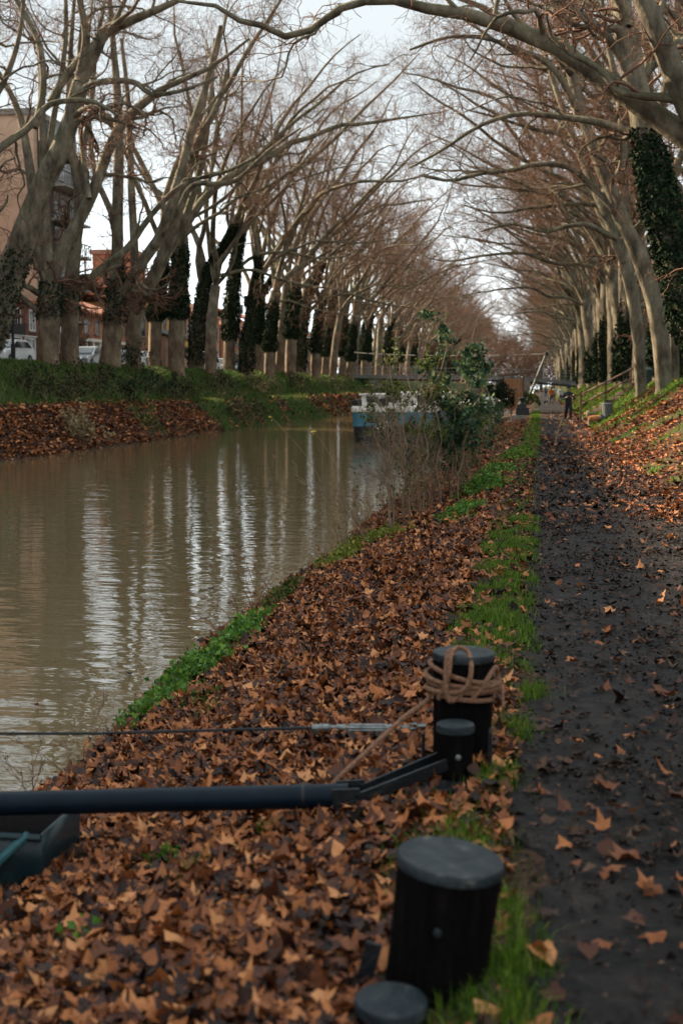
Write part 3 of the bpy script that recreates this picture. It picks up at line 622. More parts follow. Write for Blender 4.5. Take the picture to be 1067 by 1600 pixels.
traced('forked grey plane tree right of the stair rail, limbs arching over the path', [(1036, 602, 36), (1030, 520, 36), (1016, 455, 38), (994, 392, 34), (972, 346, 29), (954, 300, 27), (928, 235, 25)],
       [[(928, 235, 24), (906, 170, 24), (893, 115, 24), (880, 60, 20), (862, -10, 16), (840, -120, 8)], [(893, 115, 18), (865, 82, 15), (838, 55, 12), (800, 20, 9), (770, -40, 6)], [(966, 335, 16), (930, 298, 14), (890, 262, 13), (840, 256, 11), (800, 266, 10), (755, 270, 9), (705, 282, 7), (660, 275, 5)],
        [(905, 185, 16), (880, 130, 15), (850, 95, 13), (815, 80, 11), (760, 60, 9), (700, 58, 7), (640, 78, 5)]],
       50, seed=9, group=GR, trop=(-0.15, 0, 0.08))
traced('plane tree standing behind the green bin with a thin low limb reaching left', [(1000, 602, 24), (996, 530, 25), (988, 465, 26), (976, 412, 25)],
       [[(976, 412, 22), (958, 366, 22), (936, 312, 20), (918, 270, 18), (890, 200, 15), (862, 120, 11), (840, 40, 7)], [(962, 372, 14), (940, 362, 12), (915, 350, 10), (880, 355, 9), (850, 362, 8), (800, 350, 6), (750, 362, 4)], [(976, 412, 20), (978, 330, 18), (974, 240, 17), (966, 150, 15), (948, 60, 12), (935, -40, 7)]],
       57, seed=10, group=GR, trop=(-0.15, 0, 0.08))
traced('straight pale plane tree beyond the top of the wooden stair rail', [(1052, 602, 22), (1050, 500, 22), (1040, 400, 22), (1022, 300, 22), (1016, 200, 21)],
       [[(1016, 200, 20), (1012, 100, 19), (1008, 0, 16), (1004, -120, 9)], [(1018, 230, 12), (1040, 130, 11), (1052, 40, 9), (1060, -60, 5)]], 60, seed=11, group=GR)

# ---- rows of individuals built from the variants
left_px = [241, 275, 307, 329, 358, 384, 402, 420, 437, 453, 468, 492, 508, 520, 534, 546]
lab = ['plane tree with slim ivy sleeve, sunlit yellow along its left side', 'ivied plane tree with two stems parting in a narrow V above the far pavement', 'plane tree wrapped in a thick dark ivy column beside a white van', 'leaning ivied plane tree just right of a white van',
       'plane tree with ivy high up its trunk, right of the second white car', 'plane tree with a low limb bending right beside the traffic sign pole', 'plane tree with dark ivy skirt, right of the traffic sign pole', 'broad ivied plane tree with rust brown foot, mid opposite row']
farlab = 'bare plane tree in the dense mid part of the opposite row, brown at the foot'
kk = 0
for j, x in enumerate(left_px):
    X = -25.0 + (0.8 if j % 2 else -0.7); p = atx(x, 585, X)
    put_tree('L', j % NV, X, p[1], lab[j] if j < len(lab) else farlab, GL, j % 5 != 3, rng.uniform(0.98, 1.14), rng.normal(0, 0.3))
Y = atx(546, 585, -25)[1] + 7; last = None
while Y < 440:
    for X in ((-25.2,) if kk % 2 else (-25.2, -29.0)):
        put_tree('L', (kk * 3) % NV, X + rng.normal(0, .4), Y + rng.normal(0, 1), 'bare plane tree far down the opposite bank near the vanishing point', 'distant plane trees of the opposite bank', kk % 3 != 0, rng.uniform(0.95, 1.12), rng.normal(0, 0.35))
    kk += 1; Y += 7.5
# second, street-side row behind the first on the left
for j, Y in enumerate((118, 131, 144, 157)):
    put_tree('L', (j * 5 + 2) % NV, -27.2, Y, 'bare plane tree of the street side row, half hidden by the front trunks', 'street side plane trees', j % 2 == 0, rng.uniform(0.85, 1.0), rng.normal(0, 0.4))
rl = ['ivied plane tree where the upper hand rail ends', 'dark ivy wrapped plane tree above the stair rail', 'plane tree with sunlit left edge and a knotted low fork, above the stair', 'plane tree with light green ivy on a leaning stem, left of the stair rail', 'pale sunlit plane trunk rising behind the jogger', 'slender sunlit plane tree left of the jogger\'s cap line']
Y = 64.0; kk = 0
while Y < 430:
    X = 5.2 + rng.normal(0, 0.25)
    if Y < 100: lb, g_ = rl[min(kk, 5)], GR
    else: lb, g_ = 'bare plane tree far along the towpath row, limbs arched over the path', 'distant plane trees of the towpath row'
    put_tree('R', kk % 6, X, Y, lb, g_, True, rng.uniform(0.95, 1.1), rng.normal(0, 0.28)); kk += 1; Y += 6.6 if Y < 160 else 8.5
for j, Y in enumerate((46, 53, 61, 70, 79, 89, 99, 110, 124, 138, 154, 172)):
    put_tree('R', (j * 5 + 1) % 6, 9.4 + rng.normal(0, .5), Y, 'bare plane tree of the back row behind the towpath trees', 'back row plane trees', True, rng.uniform(0.85, 1.0), rng.normal(0, 0.5))
for j in range(16):
    X = -50 + j * 5.0; put_tree('L' if j % 2 else 'R', j % 6, X, 450 + rng.uniform(-6, 10), 'bare plane tree closing the end of the canal view', 'plane trees closing the end of the view', False, 1.1, rng.uniform(0, 6))

# far wood closing the view: a mass of bare twigs nobody could count
rg = np.random.default_rng(88)
n = 48000; X = rg.uniform(-75, 60, n); Y = rg.uniform(440, 540, n); top = 19 + 4 * np.sin(X * .21) + 2.5 * np.sin(X * .57 + 1); Z = 1.5 + top * rg.random(n) ** .85
A_ = np.stack([X, Y, Z], 1); D_ = norm(rg.normal(size=(n, 3)) * np.array([1, 1, .8]) + np.array([0, 0, .5])); Lh = rg.uniform(1.0, 3.2, n)[:, None]
P_ = np.stack([A_, A_ + D_ * Lh * .5 + rg.normal(0, .15, (n, 3)), A_ + D_ * Lh], 1); V, Q = tubes(P_, np.array([.09, .07, .04])[None].repeat(n, 0), 3)
tag(link('far_wood', mesh_np('far_wood', V, Q, mat=M['twig'])), 'brown mass of bare twigs closing the far end of the canal', 'wood', kind='stuff')
# ------------------------------------------------------------------ mooring hardware on the near bank
M['tar'] = mat_noise('tarred_wood', [(0.3, (0.003, 0.003, 0.004)), (0.6, (0.007, 0.006, 0.006)), (0.8, (0.018, 0.014, 0.012))], 9.0, 0.8, spec=0.03, bump=0.5, bscale=30, stretch=(4, 4, 0.6))
M['cap_skytint'] = mat_noise('sky_tinted_worn_cap', [(0.3, (0.005, 0.009, 0.013)), (0.46, (0.012, 0.019, 0.024)), (0.6, (0.028, 0.037, 0.042)), (0.69, (0.12, 0.11, 0.095))], 9.0, 0.55, spec=0.22, bump=0.35, bscale=60)  # blue-grey of reflected skylight painted into the cap colour, with pale wear flecks
M['blacksteel'] = mat_noise('black_painted_steel', [(0.3, (0.004, 0.006, 0.008)), (0.6, (0.008, 0.011, 0.014)), (0.78, (0.03, 0.035, 0.04))], 12.0, 0.5, spec=0.3, bump=0.2, bscale=50)
M['pipe'] = mat_noise('navy_painted_pipe', [(0.3, (0.002, 0.007, 0.014)), (0.62, (0.004, 0.011, 0.02)), (0.72, (0.012, 0.024, 0.034)), (0.78, (0.12, 0.13, 0.13))], 6.0, 0.42, spec=0.12, bump=0.12, bscale=80)
M['galv'] = mat_noise('galvanised_steel', [(0.3, (0.10, 0.115, 0.12)), (0.7, (0.30, 0.32, 0.32))], 30.0, 0.45, metal=0.6)
M['rope'] = mat_noise('hemp_rope', [(0.3, (0.16, 0.075, 0.042)), (0.7, (0.36, 0.19, 0.115))], 60.0, 0.85, bump=0.8, bscale=130)
M['teal'] = mat_noise('teal_boat_paint', [(0.3, (0.002, 0.013, 0.018)), (0.6, (0.004, 0.02, 0.026)), (0.8, (0.012, 0.036, 0.042))], 8.0, 0.38, bump=0.1, bscale=40)
M['teal_light'] = mat_noise('light_teal_paint', [(0.3, (0.02, 0.085, 0.10)), (0.7, (0.045, 0.14, 0.16))], 10.0, 0.4)
M['white'] = mat_noise('white_paint', [(0.3, (0.62, 0.61, 0.58)), (0.7, (0.80, 0.79, 0.77))], 4.0, 0.4)
M['offwhite'] = mat_noise('aged_white_paint', [(0.25, (0.38, 0.33, 0.27)), (0.5, (0.66, 0.62, 0.55)), (0.8, (0.78, 0.75, 0.70))], 3.0, 0.5)
M['glass'] = mat_noise('dark_glass', [(0.3, (0.012, 0.016, 0.019)), (0.7, (0.035, 0.042, 0.046))], 1.0, 0.06, spec=0.9)
M['black'] = mat_noise('matt_black', [(0.3, (0.008, 0.008, 0.009)), (0.7, (0.02, 0.02, 0.021))], 8.0, 0.6)
M['wood'] = mat_noise('orange_wood', [(0.3, (0.20, 0.075, 0.03)), (0.7, (0.46, 0.20, 0.085))], 2.0, 0.7, bump=0.3, stretch=(6, 6, 0.5))
M['oldwood'] = mat_noise('weathered_wood', [(0.3, (0.05, 0.034, 0.024)), (0.7, (0.16, 0.11, 0.075))], 3.0, 0.8, bump=0.3, stretch=(6, 6, 1))
M['stone'] = mat_noise('stone', [(0.3, (0.10, 0.09, 0.078)), (0.7, (0.26, 0.235, 0.2))], 4.0, 0.85, bump=0.4)

def bollard(c, r, h, ax, label, seed, foot=0.45):
    g = float(gz(c[0], c[1])); o = empty('mooring_bollard', (c[0], c[1], g), label, 'bollard', 'black mooring bollards')
    a = Vector(ax).normalized(); top = h
    MB().lathe([(r * 0.93, -foot), (r * 0.95, -0.02), (r * 0.97, top * 0.5), (r, top - 0.035)], (0, 0, 0), 40, 0.006, a).build('post', M['tar'], o, True)
    e = 0.012
    MB().lathe([(r * 1.0, top - 0.035), (r * 1.03, top - 0.033), (r * 1.04, top - e), (r * 1.0, top - 0.002), (r * 0.9, top), (r * 0.25, top + 0.002)], (0, 0, 0), 48, 0.004, a).build('cap', M['cap_skytint'], o, True)
    return o, a
P1 = aty(675, 1560, 3.62)
b1, ax1 = bollard((-0.285, 3.62), 0.153, 0.40, (0.115, 0.0, 1), 'large black mooring bollard with worn cap tinted skylight grey, leaning right, nearest the camera', 1)
MB().lathe([(0.012, 0), (0.012, 0.012), (0.004, 0.016)], (0.02, -0.150, 0.23), 8, 0, (0, -1, 0)).build('bolt', M['cap_skytint'], b1, True)
MB().box((-0.20, -0.02, 0.03), (0.05, 0.016, 0.20), Matrix.Rotation(0.25, 3, 'Y')).box((-0.18, -0.015, -0.04), (0.3, 0.3, 0.014)).build('bracket', M['blacksteel'], b1, bevel=0.003)
b1s, _ = bollard((-0.385, 3.36), 0.098, 0.09, (0.03, -0.03, 1), 'short black bollard stub at the bottom edge, in front of the leaning bollard', 2, 0.5)
b2, ax2 = bollard((-0.345, 5.92), 0.142, 0.53, (0.01, 0, 1), 'tall black mooring bollard with a tan rope wound round its head', 3)
b2s, _ = bollard((-0.355, 5.60), 0.083, 0.27, (0.0, 0, 1), 'slim black bollard that carries the pole fork, in front of the roped bollard', 4)
MB().box((0.0, 0.0, 0.02), (0.34, 0.42, 0.018)).box((0.155, 0.02, 0.13), (0.014, 0.09, 0.22)).box((-0.16, 0.2, 0.09), (0.012, 0.06, 0.16)).build('base_plate', M['blacksteel'], b2s, bevel=0.003)
MB().lathe([(0.013, 0), (0.013, 0.012), (0.005, 0.016)], (0.02, -0.084, 0.14), 8, 0, (0, -1, 0)).build('bolt', M['galv'], b2s, True)
# rope wound on the bollard head, tail running down to the leaves
c2 = np.array([-0.345, 5.92, float(gz(-0.345, 5.92))]); hb = 0.53; rp = MB(); rg = np.random.default_rng(77)
for k in range(5):
    z0 = hb - 0.095 - 0.026 * k; t = np.linspace(0, 2 * PI, 40); tl = rg.uniform(-0.03, 0.03); ph = rg.uniform(0, 6)
    R_ = 0.154 + 0.010 * np.sin(2 * t + ph) + 0.008 * (k % 2)
    rp.tube(np.stack([c2[0] + R_ * np.cos(t), c2[1] + R_ * np.sin(t), c2[2] + z0 + tl * np.cos(t + ph) - 0.018 * np.cos(t)], 1), 0.0118, 8, False)
def rtube(pts, r=0.0118): rp.tube(smooth_path(np.array(pts) + c2, 40), r, 8)
rtube([(-0.10, -0.13, hb - 0.20), (-0.055, -0.165, hb - 0.10), (-0.045, -0.145, hb + 0.0), (-0.02, -0.10, hb + 0.035), (0.03, -0.10, hb + 0.02), (0.05, -0.155, hb - 0.05), (0.03, -0.172, hb - 0.13), (-0.02, -0.17, hb - 0.16)])
rtube([(-0.03, -0.09, hb + 0.02), (-0.06, -0.13, hb + 0.01), (-0.065, -0.165, hb - 0.12), (-0.04, -0.17, hb - 0.2), (0.05, -0.155, hb - 0.12)])
rtube([(0.05, -0.155, hb - 0.20), (0.11, -0.125, hb - 0.12), (0.155, -0.06, hb - 0.06), (0.165, -0.02, hb - 0.10), (0.17, -0.04, hb - 0.17)])
rtube([(0.16, 0.02, hb - 0.10), (0.185, -0.04, hb - 0.16), (0.195, -0.08, hb - 0.24)], 0.008)
rtube([(-0.15, -0.05, hb - 0.16), (-0.155, -0.08, hb - 0.22), tuple(aty(632, 1120, 5.72) - c2), tuple(aty(580, 1168, 5.58) - c2), tuple(aty(530, 1214, 5.47) - c2), tuple(aty(500, 1246, 5.45) - c2), tuple(aty(470, 1275, 5.47) - c2)], 0.012)
tag(rp.build('mooring_rope', M['rope'], None, True), 'tan hemp rope wound round the bollard head, its tail dropping into the leaves', 'rope')
# steel cable with turnbuckle
cb = empty('steel_cable', tuple(aty(668, 1133, 5.66)), 'thin taut steel cable with a galvanised turnbuckle, running left from the roped bollard', 'cable')
o0 = np.array(cb.location)
def cpt(x, y, Y): return aty(x, y, Y) - o0
A_, B_ = cpt(-160, 1147, 6.0), cpt(489, 1137, 5.75)
MB().tube([A_, (A_ + B_) / 2 - np.array([0, 0, 0.012]), B_], 0.0075, 6).build('wire', M['blacksteel'], cb, True)
tb = MB(); p0, p1, p2, p3 = cpt(489, 1137, 5.75), cpt(515, 1136, 5.74), cpt(612, 1137, 5.7), cpt(640, 1134, 5.68)
tb.tube([p0, p1], 0.016, 8); tb.tube([p1, cpt(530, 1136, 5.73)], 0.009, 6); tb.tube([cpt(527, 1136, 5.73), cpt(540, 1136.5, 5.73)], 0.014, 8); tb.tube([cpt(540, 1136.5, 5.73), p2], 0.008, 6)
tb.tube([cpt(545, 1132.5, 5.73), cpt(606, 1133, 5.7)], 0.006, 6); tb.tube([cpt(545, 1141, 5.73), cpt(606, 1141, 5.7)], 0.006, 6); tb.tube([cpt(604, 1137, 5.7), cpt(618, 1136, 5.69)], 0.014, 8)
tb.build('turnbuckle', M['galv'], cb, True)
sh = MB()
for k in range(4):
    a = p2 + (np.zeros(3) - p2) * (k + 0.2) / 4.4; bq = p2 + (np.zeros(3) - p2) * (k + 1.15) / 4.4; d = (bq - a); sd_ = np.array([0, 0.010, 0]) if k % 2 else np.array([0, 0, 0.010])
    sh.tube(smooth_path([a, a + d * .2 + sd_, a + d * .8 + sd_, bq, a + d * .8 - sd_, a + d * .2 - sd_, a], 22), 0.0045, 6)
sh.build('chain', M['galv'], cb, True)
# spacer pole with fork
pl0, pl1 = aty(-190, 1260, 5.15), aty(545, 1243, 5.28)
po = empty('mooring_pole', tuple(pl1), 'dark navy steel mooring pole lying level above the leaves, forked onto a slim bollard', 'pole')
o0 = np.array(pl1)
MB().tube([pl0 - o0, (pl0 + pl1) / 2 - o0, np.zeros(3)], 0.0525, 28).build('pipe', M['pipe'], po, True)
MB().tube([pl0 + (pl1 - pl0) * 0.905 - o0, pl0 + (pl1 - pl0) * 0.912 - o0], 0.0535, 28).build('weld_collar', M['blacksteel'], po, True)
fk = MB()
q0 = np.array([-0.355, 5.60, 0.0])
for sgn in (-1, 1):
    a0 = np.array([-0.06, sgn * 0.058, 0.0]); a1 = np.array([0.06, sgn * 0.064, 0.012]); a3 = aty(700, 1187, 5.58) - o0 + np.array([0, sgn * 0.092 + 0.02, 0])
    fk.bar(a0, a1, 0.014, 0.085); fk.bar(a1 - (a3 - a1) * .04, a3, 0.013, 0.052)
fk.build('fork', M['blacksteel'], po, bevel=0.002)
MB().lathe([(0.02, -0.09), (0.02, 0.09)], (0.035, 0, -0.02), 12, 0, (0, 1, 0)).lathe([(0.034, -0.1), (0.034, -0.078)], (0.035, 0, -0.02), 6, 0, (0, 1, 0)).build('hinge_bolt', M['blacksteel'], po, True)
# small teal boat on the bank, only its stern corner in the picture
tbx = aty(98, 1320, 5.34)
tb_ = empty('small_boat', (float(tbx[0]), float(tbx[1]), -0.52), 'dark teal boat at the left edge, only its stern corner showing under the navy pole', 'boat')
def boat_sec(y):     # cross-section running along -X; flat stern at x=0
    return y
hull = MB(); nS = 12; ring = []
for k in range(nS):
    u = k / (nS - 1); wdt = 0.24 * (1 - 0.75 * max(0, (u - 0.45) / 0.55) ** 2) ; hh = 0.33 + 0.04 * u * u; x = -2.6 * u
    keel = -0.10 + 0.22 * max(0, (u - 0.5) / 0.5) ** 2 - 0.05 * min(1, u * 4)
    pr = []
    for t in np.linspace(-1, 1, 17):
        yy = wdt * (abs(t) ** 0.55) * (1 if t > 0 else -1); zz = keel + (hh - keel) * abs(t) ** 2.6
        pr.append((x, yy, zz))
    ring.append(pr)
V = [p for r_ in ring for p in r_]; Fq = []
for k in range(nS - 1):
    for i in range(16): Fq.append((k * 17 + i, k * 17 + i + 1, (k + 1) * 17 + i + 1, (k + 1) * 17 + i))
Fq.append(tuple(range(17))); hull.add(V, Fq); ho = hull.build('hull', M['teal'], tb_, True)
sm = ho.modifiers.new('thick', 'SOLIDIFY'); sm.thickness = 0.03; sm.offset = -1
gw = MB()
for sgn in (0, 16): gw.tube([tuple(np.array(r_[sgn]) + np.array([0, 0, 0.0])) for r_ in ring], 0.016, 8)
gw.build('gunwale', M['teal'], tb_, True)
MB().tube([(-0.06, -0.235, 0.34), (-0.16, -0.262, 0.25), (-0.27, -0.265, 0.13), (-0.5, -0.25, -0.06)], 0.02, 8).build('rub_strake', M['teal_light'], tb_, True)
MB().add([tuple(np.array(r_[0]) + np.array([0, .01, -.012])) for r_ in ring] + [tuple(np.array(r_[16]) + np.array([0, -.01, -.012])) for r_ in ring], [(k, k + 1, nS + k + 1, nS + k) for k in range(nS - 1)]).build('deck', M['tar'], tb_)

# ------------------------------------------------------------------ barge and cruiser
M['bargeblue'] = mat_noise('sea_blue_paint', [(0.3, (0.03, 0.11, 0.15)), (0.55, (0.05, 0.17, 0.225)), (0.75, (0.10, 0.24, 0.29))], 1.6, 0.45, bump=0.1)
M['bargedark'] = mat_noise('black_hull_paint', [(0.3, (0.007, 0.008, 0.010)), (0.7, (0.022, 0.022, 0.024))], 2.0, 0.5)
M['rust'] = mat_noise('rust_red_paint', [(0.3, (0.10, 0.026, 0.014)), (0.7, (0.22, 0.07, 0.04))], 6.0, 0.7)
bg_ = empty('canal_barge', (-6.78, 59.5, WZ), 'moored canal barge with blue stern band and white gunwale, half hidden by shrubs', 'barge')
def outline(w, l, r, n=6):
    pts = []
    for cx, cy, a0 in ((w - r, r, -90), (w - r * .6, l - r * 2.2, 0), (-(w - r * .6), l - r * 2.2, 90), (-(w - r), r, 180)):
        for k in range(n + 1):
            a = math.radians(a0 + 90 * k / n); rr_ = r if a0 in (-90, 180) else r * 2.2
            pts.append((cx + (r if a0 in (-90, 180) else r * .6) * math.cos(a), cy + rr_ * math.sin(a)))
    return pts
def loft(sections, mat, name, par, smooth=True):
    m_ = MB(); n = len(sections[0][0]); V = [(p[0], p[1], z) for o_, z in sections for p in o_]
    F = [(k * n + i, k * n + (i + 1) % n, (k + 1) * n + (i + 1) % n, (k + 1) * n + i) for k in range(len(sections) - 1) for i in range(n)]
    F += [tuple(range(n))[::-1], tuple((len(sections) - 1) * n + i for i in range(n))]
    return m_.add(V, F).build(name, mat, par, smooth)
W2 = 1.95
loft([(outline(W2 * .93, 24, .55), -0.5), (outline(W2 * .97, 24, .5), 0.2), (outline(W2, 24, .45), 0.76)], M['bargedark'], 'hull', bg_)
loft([(outline(W2 + .02, 24.02, .45), 0.74), (outline(W2 + .03, 24.03, .45), 1.42)], M['bargeblue'], 'blue_band', bg_)
loft([(outline(W2 + .09, 24.1, .45), 1.41), (outline(W2 + .10, 24.1, .45), 1.64), (outline(W2 + .02, 24.0, .45), 1.68)], M['offwhite'], 'gunwale', bg_)
an = MB()
for sx in (-1, 1):
    an.tube(smooth_path([(-0.62 + sx * 0.36 + .35 * 0, -0.07, 1.15), (-0.62 + sx * 0.30, -0.07, 0.85), (-0.62 + sx * 0.14, -0.08, 0.66), (-0.62, -0.08, 0.70), (-0.62 + sx * .02, -0.08, 0.95)], 20), 0.035, 6)
an.tube(smooth_path([(-0.62, -0.09, 0.62), (-0.56, -0.1, 0.95), (-0.52, -0.1, 1.08)], 8), 0.05, 6)
an.build('white_anchor', M['offwhite'], bg_, True)
cbn = MB().box((-0.75, 4.2, 1.98), (2.1, 5.0, 0.56), taper=(0.92, 0.97)).box((-0.75, 4.2, 2.22), (2.2, 5.2, 0.06)).build('cabin', M['offwhite'], bg_, bevel=0.02)
wn = MB()
for k in range(2): wn.box((-1.22 + 0.95 * k, 1.72, 1.98), (0.55, 0.04, 0.28))
for k in range(4): wn.box((-1.77, 2.6 + 1.05 * k, 1.98), (0.05, 0.65, 0.28))
wn.build('cabin_window', M['glass'], cbn)
MB().box((0.1, 14.5, 1.95), (3.4, 9.5, 0.6), taper=(0.92, 0.98)).box((0.1, 14.5, 2.27), (3.3, 9.6, 0.05)).build('hold_cover', M['offwhite'], bg_, bevel=0.03)
dk = MB().lathe([(0.16, 0), (0.2, 0.05), (0.2, 0.3), (0.12, 0.36)], (-1.75, 0.55, 1.66), 12).lathe([(0.2, 0), (0.24, 0.1), (0.24, 0.34), (0.15, 0.42)], (-0.55, 0.8, 1.66), 12).tube([(-1.2, .7, 1.66), (-1.35, .8, 2.2), (-1.2, .9, 2.3)], .03, 6).build('deck_fitting', M['black'], bg_, True)
MB().box((0.05, -0.18, 0.42), (0.10, 0.42, 1.05)).tube([(0.05, -0.2, 0.9), (0.05, -0.05, 1.3)], 0.05, 8).build('rudder', M['rust'], bg_, bevel=0.01)
wc = empty('cabin_cruiser', (-4.3, 92.0, WZ), 'small white cabin boat glimpsed through the shrubs left of the slatted gate', 'boat')
loft([([(x * .8, y) for x, y in outline(1.2, 7, .4)], -0.3), (outline(1.25, 7, .4), 0.5), (outline(1.35, 7.1, .4), 0.95)], M['white'], 'hull', wc)
cq = MB().prism([(1.2, 0.95), (5.0, 0.95), (4.3, 1.75), (1.6, 1.85)], 'x', -1.0, 1.0).build('cabin', M['white'], wc, bevel=0.04)
MB().box((0, 1.38, 1.42), (1.6, 0.05, 0.5), Matrix.Rotation(-0.4, 3, 'X')).build('windscreen', M['glass'], cq)
MB().tube(smooth_path([(-1.1, 0.4, 0.95), (-0.9, 0.45, 1.9), (0.9, 0.45, 1.9), (1.1, 0.4, 0.95)], 20), 0.04, 8).build('roll_bar', M['black'], wc, True)

# ------------------------------------------------------------------ landing gate, capstan, pole, bridge
gt = empty('slatted_gate', (-1.82, 88, 0.0), 'orange brown slatted wooden landing gate with a crooked beam across its top', 'gate')
s = MB()
for k in range(11): s.box((-0.62 + k * 0.115, 0, 1.22 + 0.02 * math.sin(k * 5)), (0.088, 0.03, 2.1))
s.build('slat_panel', M['wood'], gt)
s = MB()
for x, h in ((-0.72, 2.42), (-0.15, 2.45), (0.62, 2.5)): MB.box(s, (x, 0.08, h / 2 - 0.1), (0.13, 0.13, h + 0.2))
s.build('gate_post', M['oldwood'], gt); MB().bar((-1.05, 0.0, 2.46), (1.35, 0.05, 2.72), 0.12, 0.14).build('beam', M['oldwood'], gt)
MB().box((0, 0.06, 0.35), (1.3, 0.05, 0.1)).box((0, 0.06, 1.9), (1.3, 0.05, 0.1)).build('cross_rail', M['wood'], gt)
cpn = empty('mooring_capstan', (-1.05, 72, float(gz(-1.05, 72)) - 0.05), 'squat black stepped capstan on a stone block beside the verge', 'capstan')
MB().box((-0.12, 0, 0.14), (0.95, 0.8, 0.42), taper=(0.92, 0.92)).build('stone_block', M['stone'], cpn, bevel=0.03)
MB().box((0.05, 0, 0.55), (0.78, 0.7, 0.42), taper=(0.85, 0.85)).box((0.0, 0, 0.86), (0.5, 0.5, 0.2), taper=(0.8, 0.8)).build('housing', M['black'], cpn, bevel=0.02)
MB().lathe([(0.24, 0.94), (0.20, 1.0), (0.13, 1.08), (0.13, 1.18), (0.21, 1.22), (0.21, 1.29), (0.08, 1.33)], (0, 0, 0), 20).build('drum', M['blacksteel'], cpn, True)
M['greenpaint'] = mat_noise('green_grey_paint', [(0.3, (0.04, 0.06, 0.05)), (0.7, (0.08, 0.10, 0.08))], 4.0, 0.5)
pt, pb_ = aty(853, 553, 100), aty(815, 655, 100)
lp = empty('leaning_pole', (float(pb_[0]), 100, float(gz(pb_[0], 100)) - 0.1), 'leaning pale green pole holding a cable over the canal, right of the slatted gate', 'pole')
o0 = np.array(lp.location); MB().tube([(0, 0, 0), pt - o0], [0.11, 0.085], 10).build('mast', M['greenpaint'], lp, True)
MB().lathe([(0.13, -0.12), (0.15, 0), (0.13, 0.12)], tuple(pt - o0), 10).build('head_block', M['blacksteel'], lp, True)
ce = np.array([-24.6, 165, 6.2]); tt = np.linspace(0, 1, 24)[:, None]; cl = pt + (ce - pt) * tt; cl[:, 2] -= 0.9 * (tt[:, 0] * (1 - tt[:, 0])) * 1.25
tag(MB().tube(cl, 0.035, 6).build('overhead_cable', M['black'], None, True), 'sagging black cable slung from the leaning pole across the canal', 'cable')
br = empty('footbridge', (-11, 170, 3.0), 'pale grey footbridge with thin railings spanning the whole canal in the distance', 'bridge')
Xb = np.linspace(-17, 16.5, 40); zb = 0.15 - 0.9 * (np.clip(Xb - 4, 0, 99) / 12.5) ** 1.6 + 0.25 * (-(Xb) / 17).clip(0, 1)
dkm = MB(); n = len(Xb)
V = [(x, y, z + dz) for x, z in zip(Xb, zb) for (y, dz) in ((-1.3, 0.0), (1.3, 0.0), (1.3, -0.42), (-1.3, -0.42))]
F = [(k * 4 + i, k * 4 + (i + 1) % 4, (k + 1) * 4 + (i + 1) % 4, (k + 1) * 4 + i) for k in range(n - 1) for i in range(4)] + [(0, 1, 2, 3), (n * 4 - 1, n * 4 - 2, n * 4 - 3, n * 4 - 4)]
M['palebridge'] = mat_noise('pale_bridge_paint', [(0.3, (0.10, 0.105, 0.105)), (0.7, (0.19, 0.195, 0.19))], 2.0, 0.6)
dkm.add(V, F).build('deck', M['palebridge'], br); MB().tube([(x, -1.36, z - 0.62) for x, z in zip(Xb, zb)], 0.13, 8).tube([(x, 1.36, z - 0.62) for x, z in zip(Xb, zb)], 0.13, 8).build('girder', M['blacksteel'], br, True)
rl_ = MB()
for y in (-1.25, 1.25):
    for hz in (1.0, 0.55, 0.15): rl_.tube([(x, y, z + hz) for x, z in zip(Xb, zb)], 0.028 if hz > .9 else 0.015, 5)
    for x, z in zip(Xb[::2], zb[::2]): rl_.bb((x - 0.03, y - 0.03, z), (x + 0.03, y + 0.03, z + 1.0))
rl_.build('railing', M['palebridge'], br)
MB().bb((7.0, -1.6, -4.2), (9.6, 1.6, -0.5)).build('abutment', M['stone'], br); MB().bb((-11.5, -1.6, -5.2), (-10.2, 1.6, -0.35)).build('abutment', M['stone'], br)

# ------------------------------------------------------------------ stair rail, bins
M['railwood'] = mat_noise('brown_rail_wood', [(0.3, (0.10, 0.055, 0.034)), (0.7, (0.22, 0.13, 0.085))], 5.0, 0.7)
st = empty('bank_stairs', (2.0, 63, float(gz(2.0, 63))), 'wooden handrail and earth steps climbing the grassy slope right of the path', 'stairs'); o0 = np.array(st.location)
def sp_(x, y, Y): return aty(x, y, Y) - o0
a0, a1, a2 = sp_(895, 617, 63), sp_(907, 617, 63.2), sp_(985, 577, 69); a3 = sp_(1002, 577, 69.6); MB().bar(a0, a1, .09, .07).bar(a1, a2, .09, .07).bar(a2, a3, .09, .07).bar(sp_(909, 631, 63.2), sp_(978, 594, 68.5), .07, .06).bar(sp_(978, 594, 68.5), sp_(1001, 591, 69.6), .07, .06).build('hand_rail', M['railwood'], st)
pz = MB()
for (x, y, Y) in ((907, 615, 63.2), (946, 596, 66), (985, 575, 69), (1001, 575, 69.6)):
    p = sp_(x, y, Y); q = float(gz(p[0] + o0[0], Y)) - o0[2] - 0.3; MB().bb((p[0] - .05, p[1] - .05, q), (p[0] + .05, p[1] + .05, p[2] + .02)).build('rail_post', M['railwood'], st)
stp = MB()
for k in range(9):
    u = k / 8; x = 0.35 + u * 2.55; y = 0.4 + u * 5.2; stp.box((x + .12, y - .25, float(gz(x + o0[0], y + o0[1])) - o0[2] + 0.02), (0.42, 1.15, 0.16), Matrix.Rotation(0.9, 3, 'Z'))
stp.build('step', M['oldwood'], st, bevel=0.01)
lb = empty('litter_bin', (2.76, 55, float(gz(2.76, 55))), 'pale grey slatted litter bin standing on leaves at the foot of the slope', 'bin')
s = MB()
for k in range(14):
    a = 2 * PI * k / 14; s.box((0.2 * math.cos(a), 0.2 * math.sin(a), 0.36), (0.03, 0.075, 0.52), Matrix.Rotation(a, 3, 'Z') @ Matrix.Rotation(0.07, 3, 'Y'))
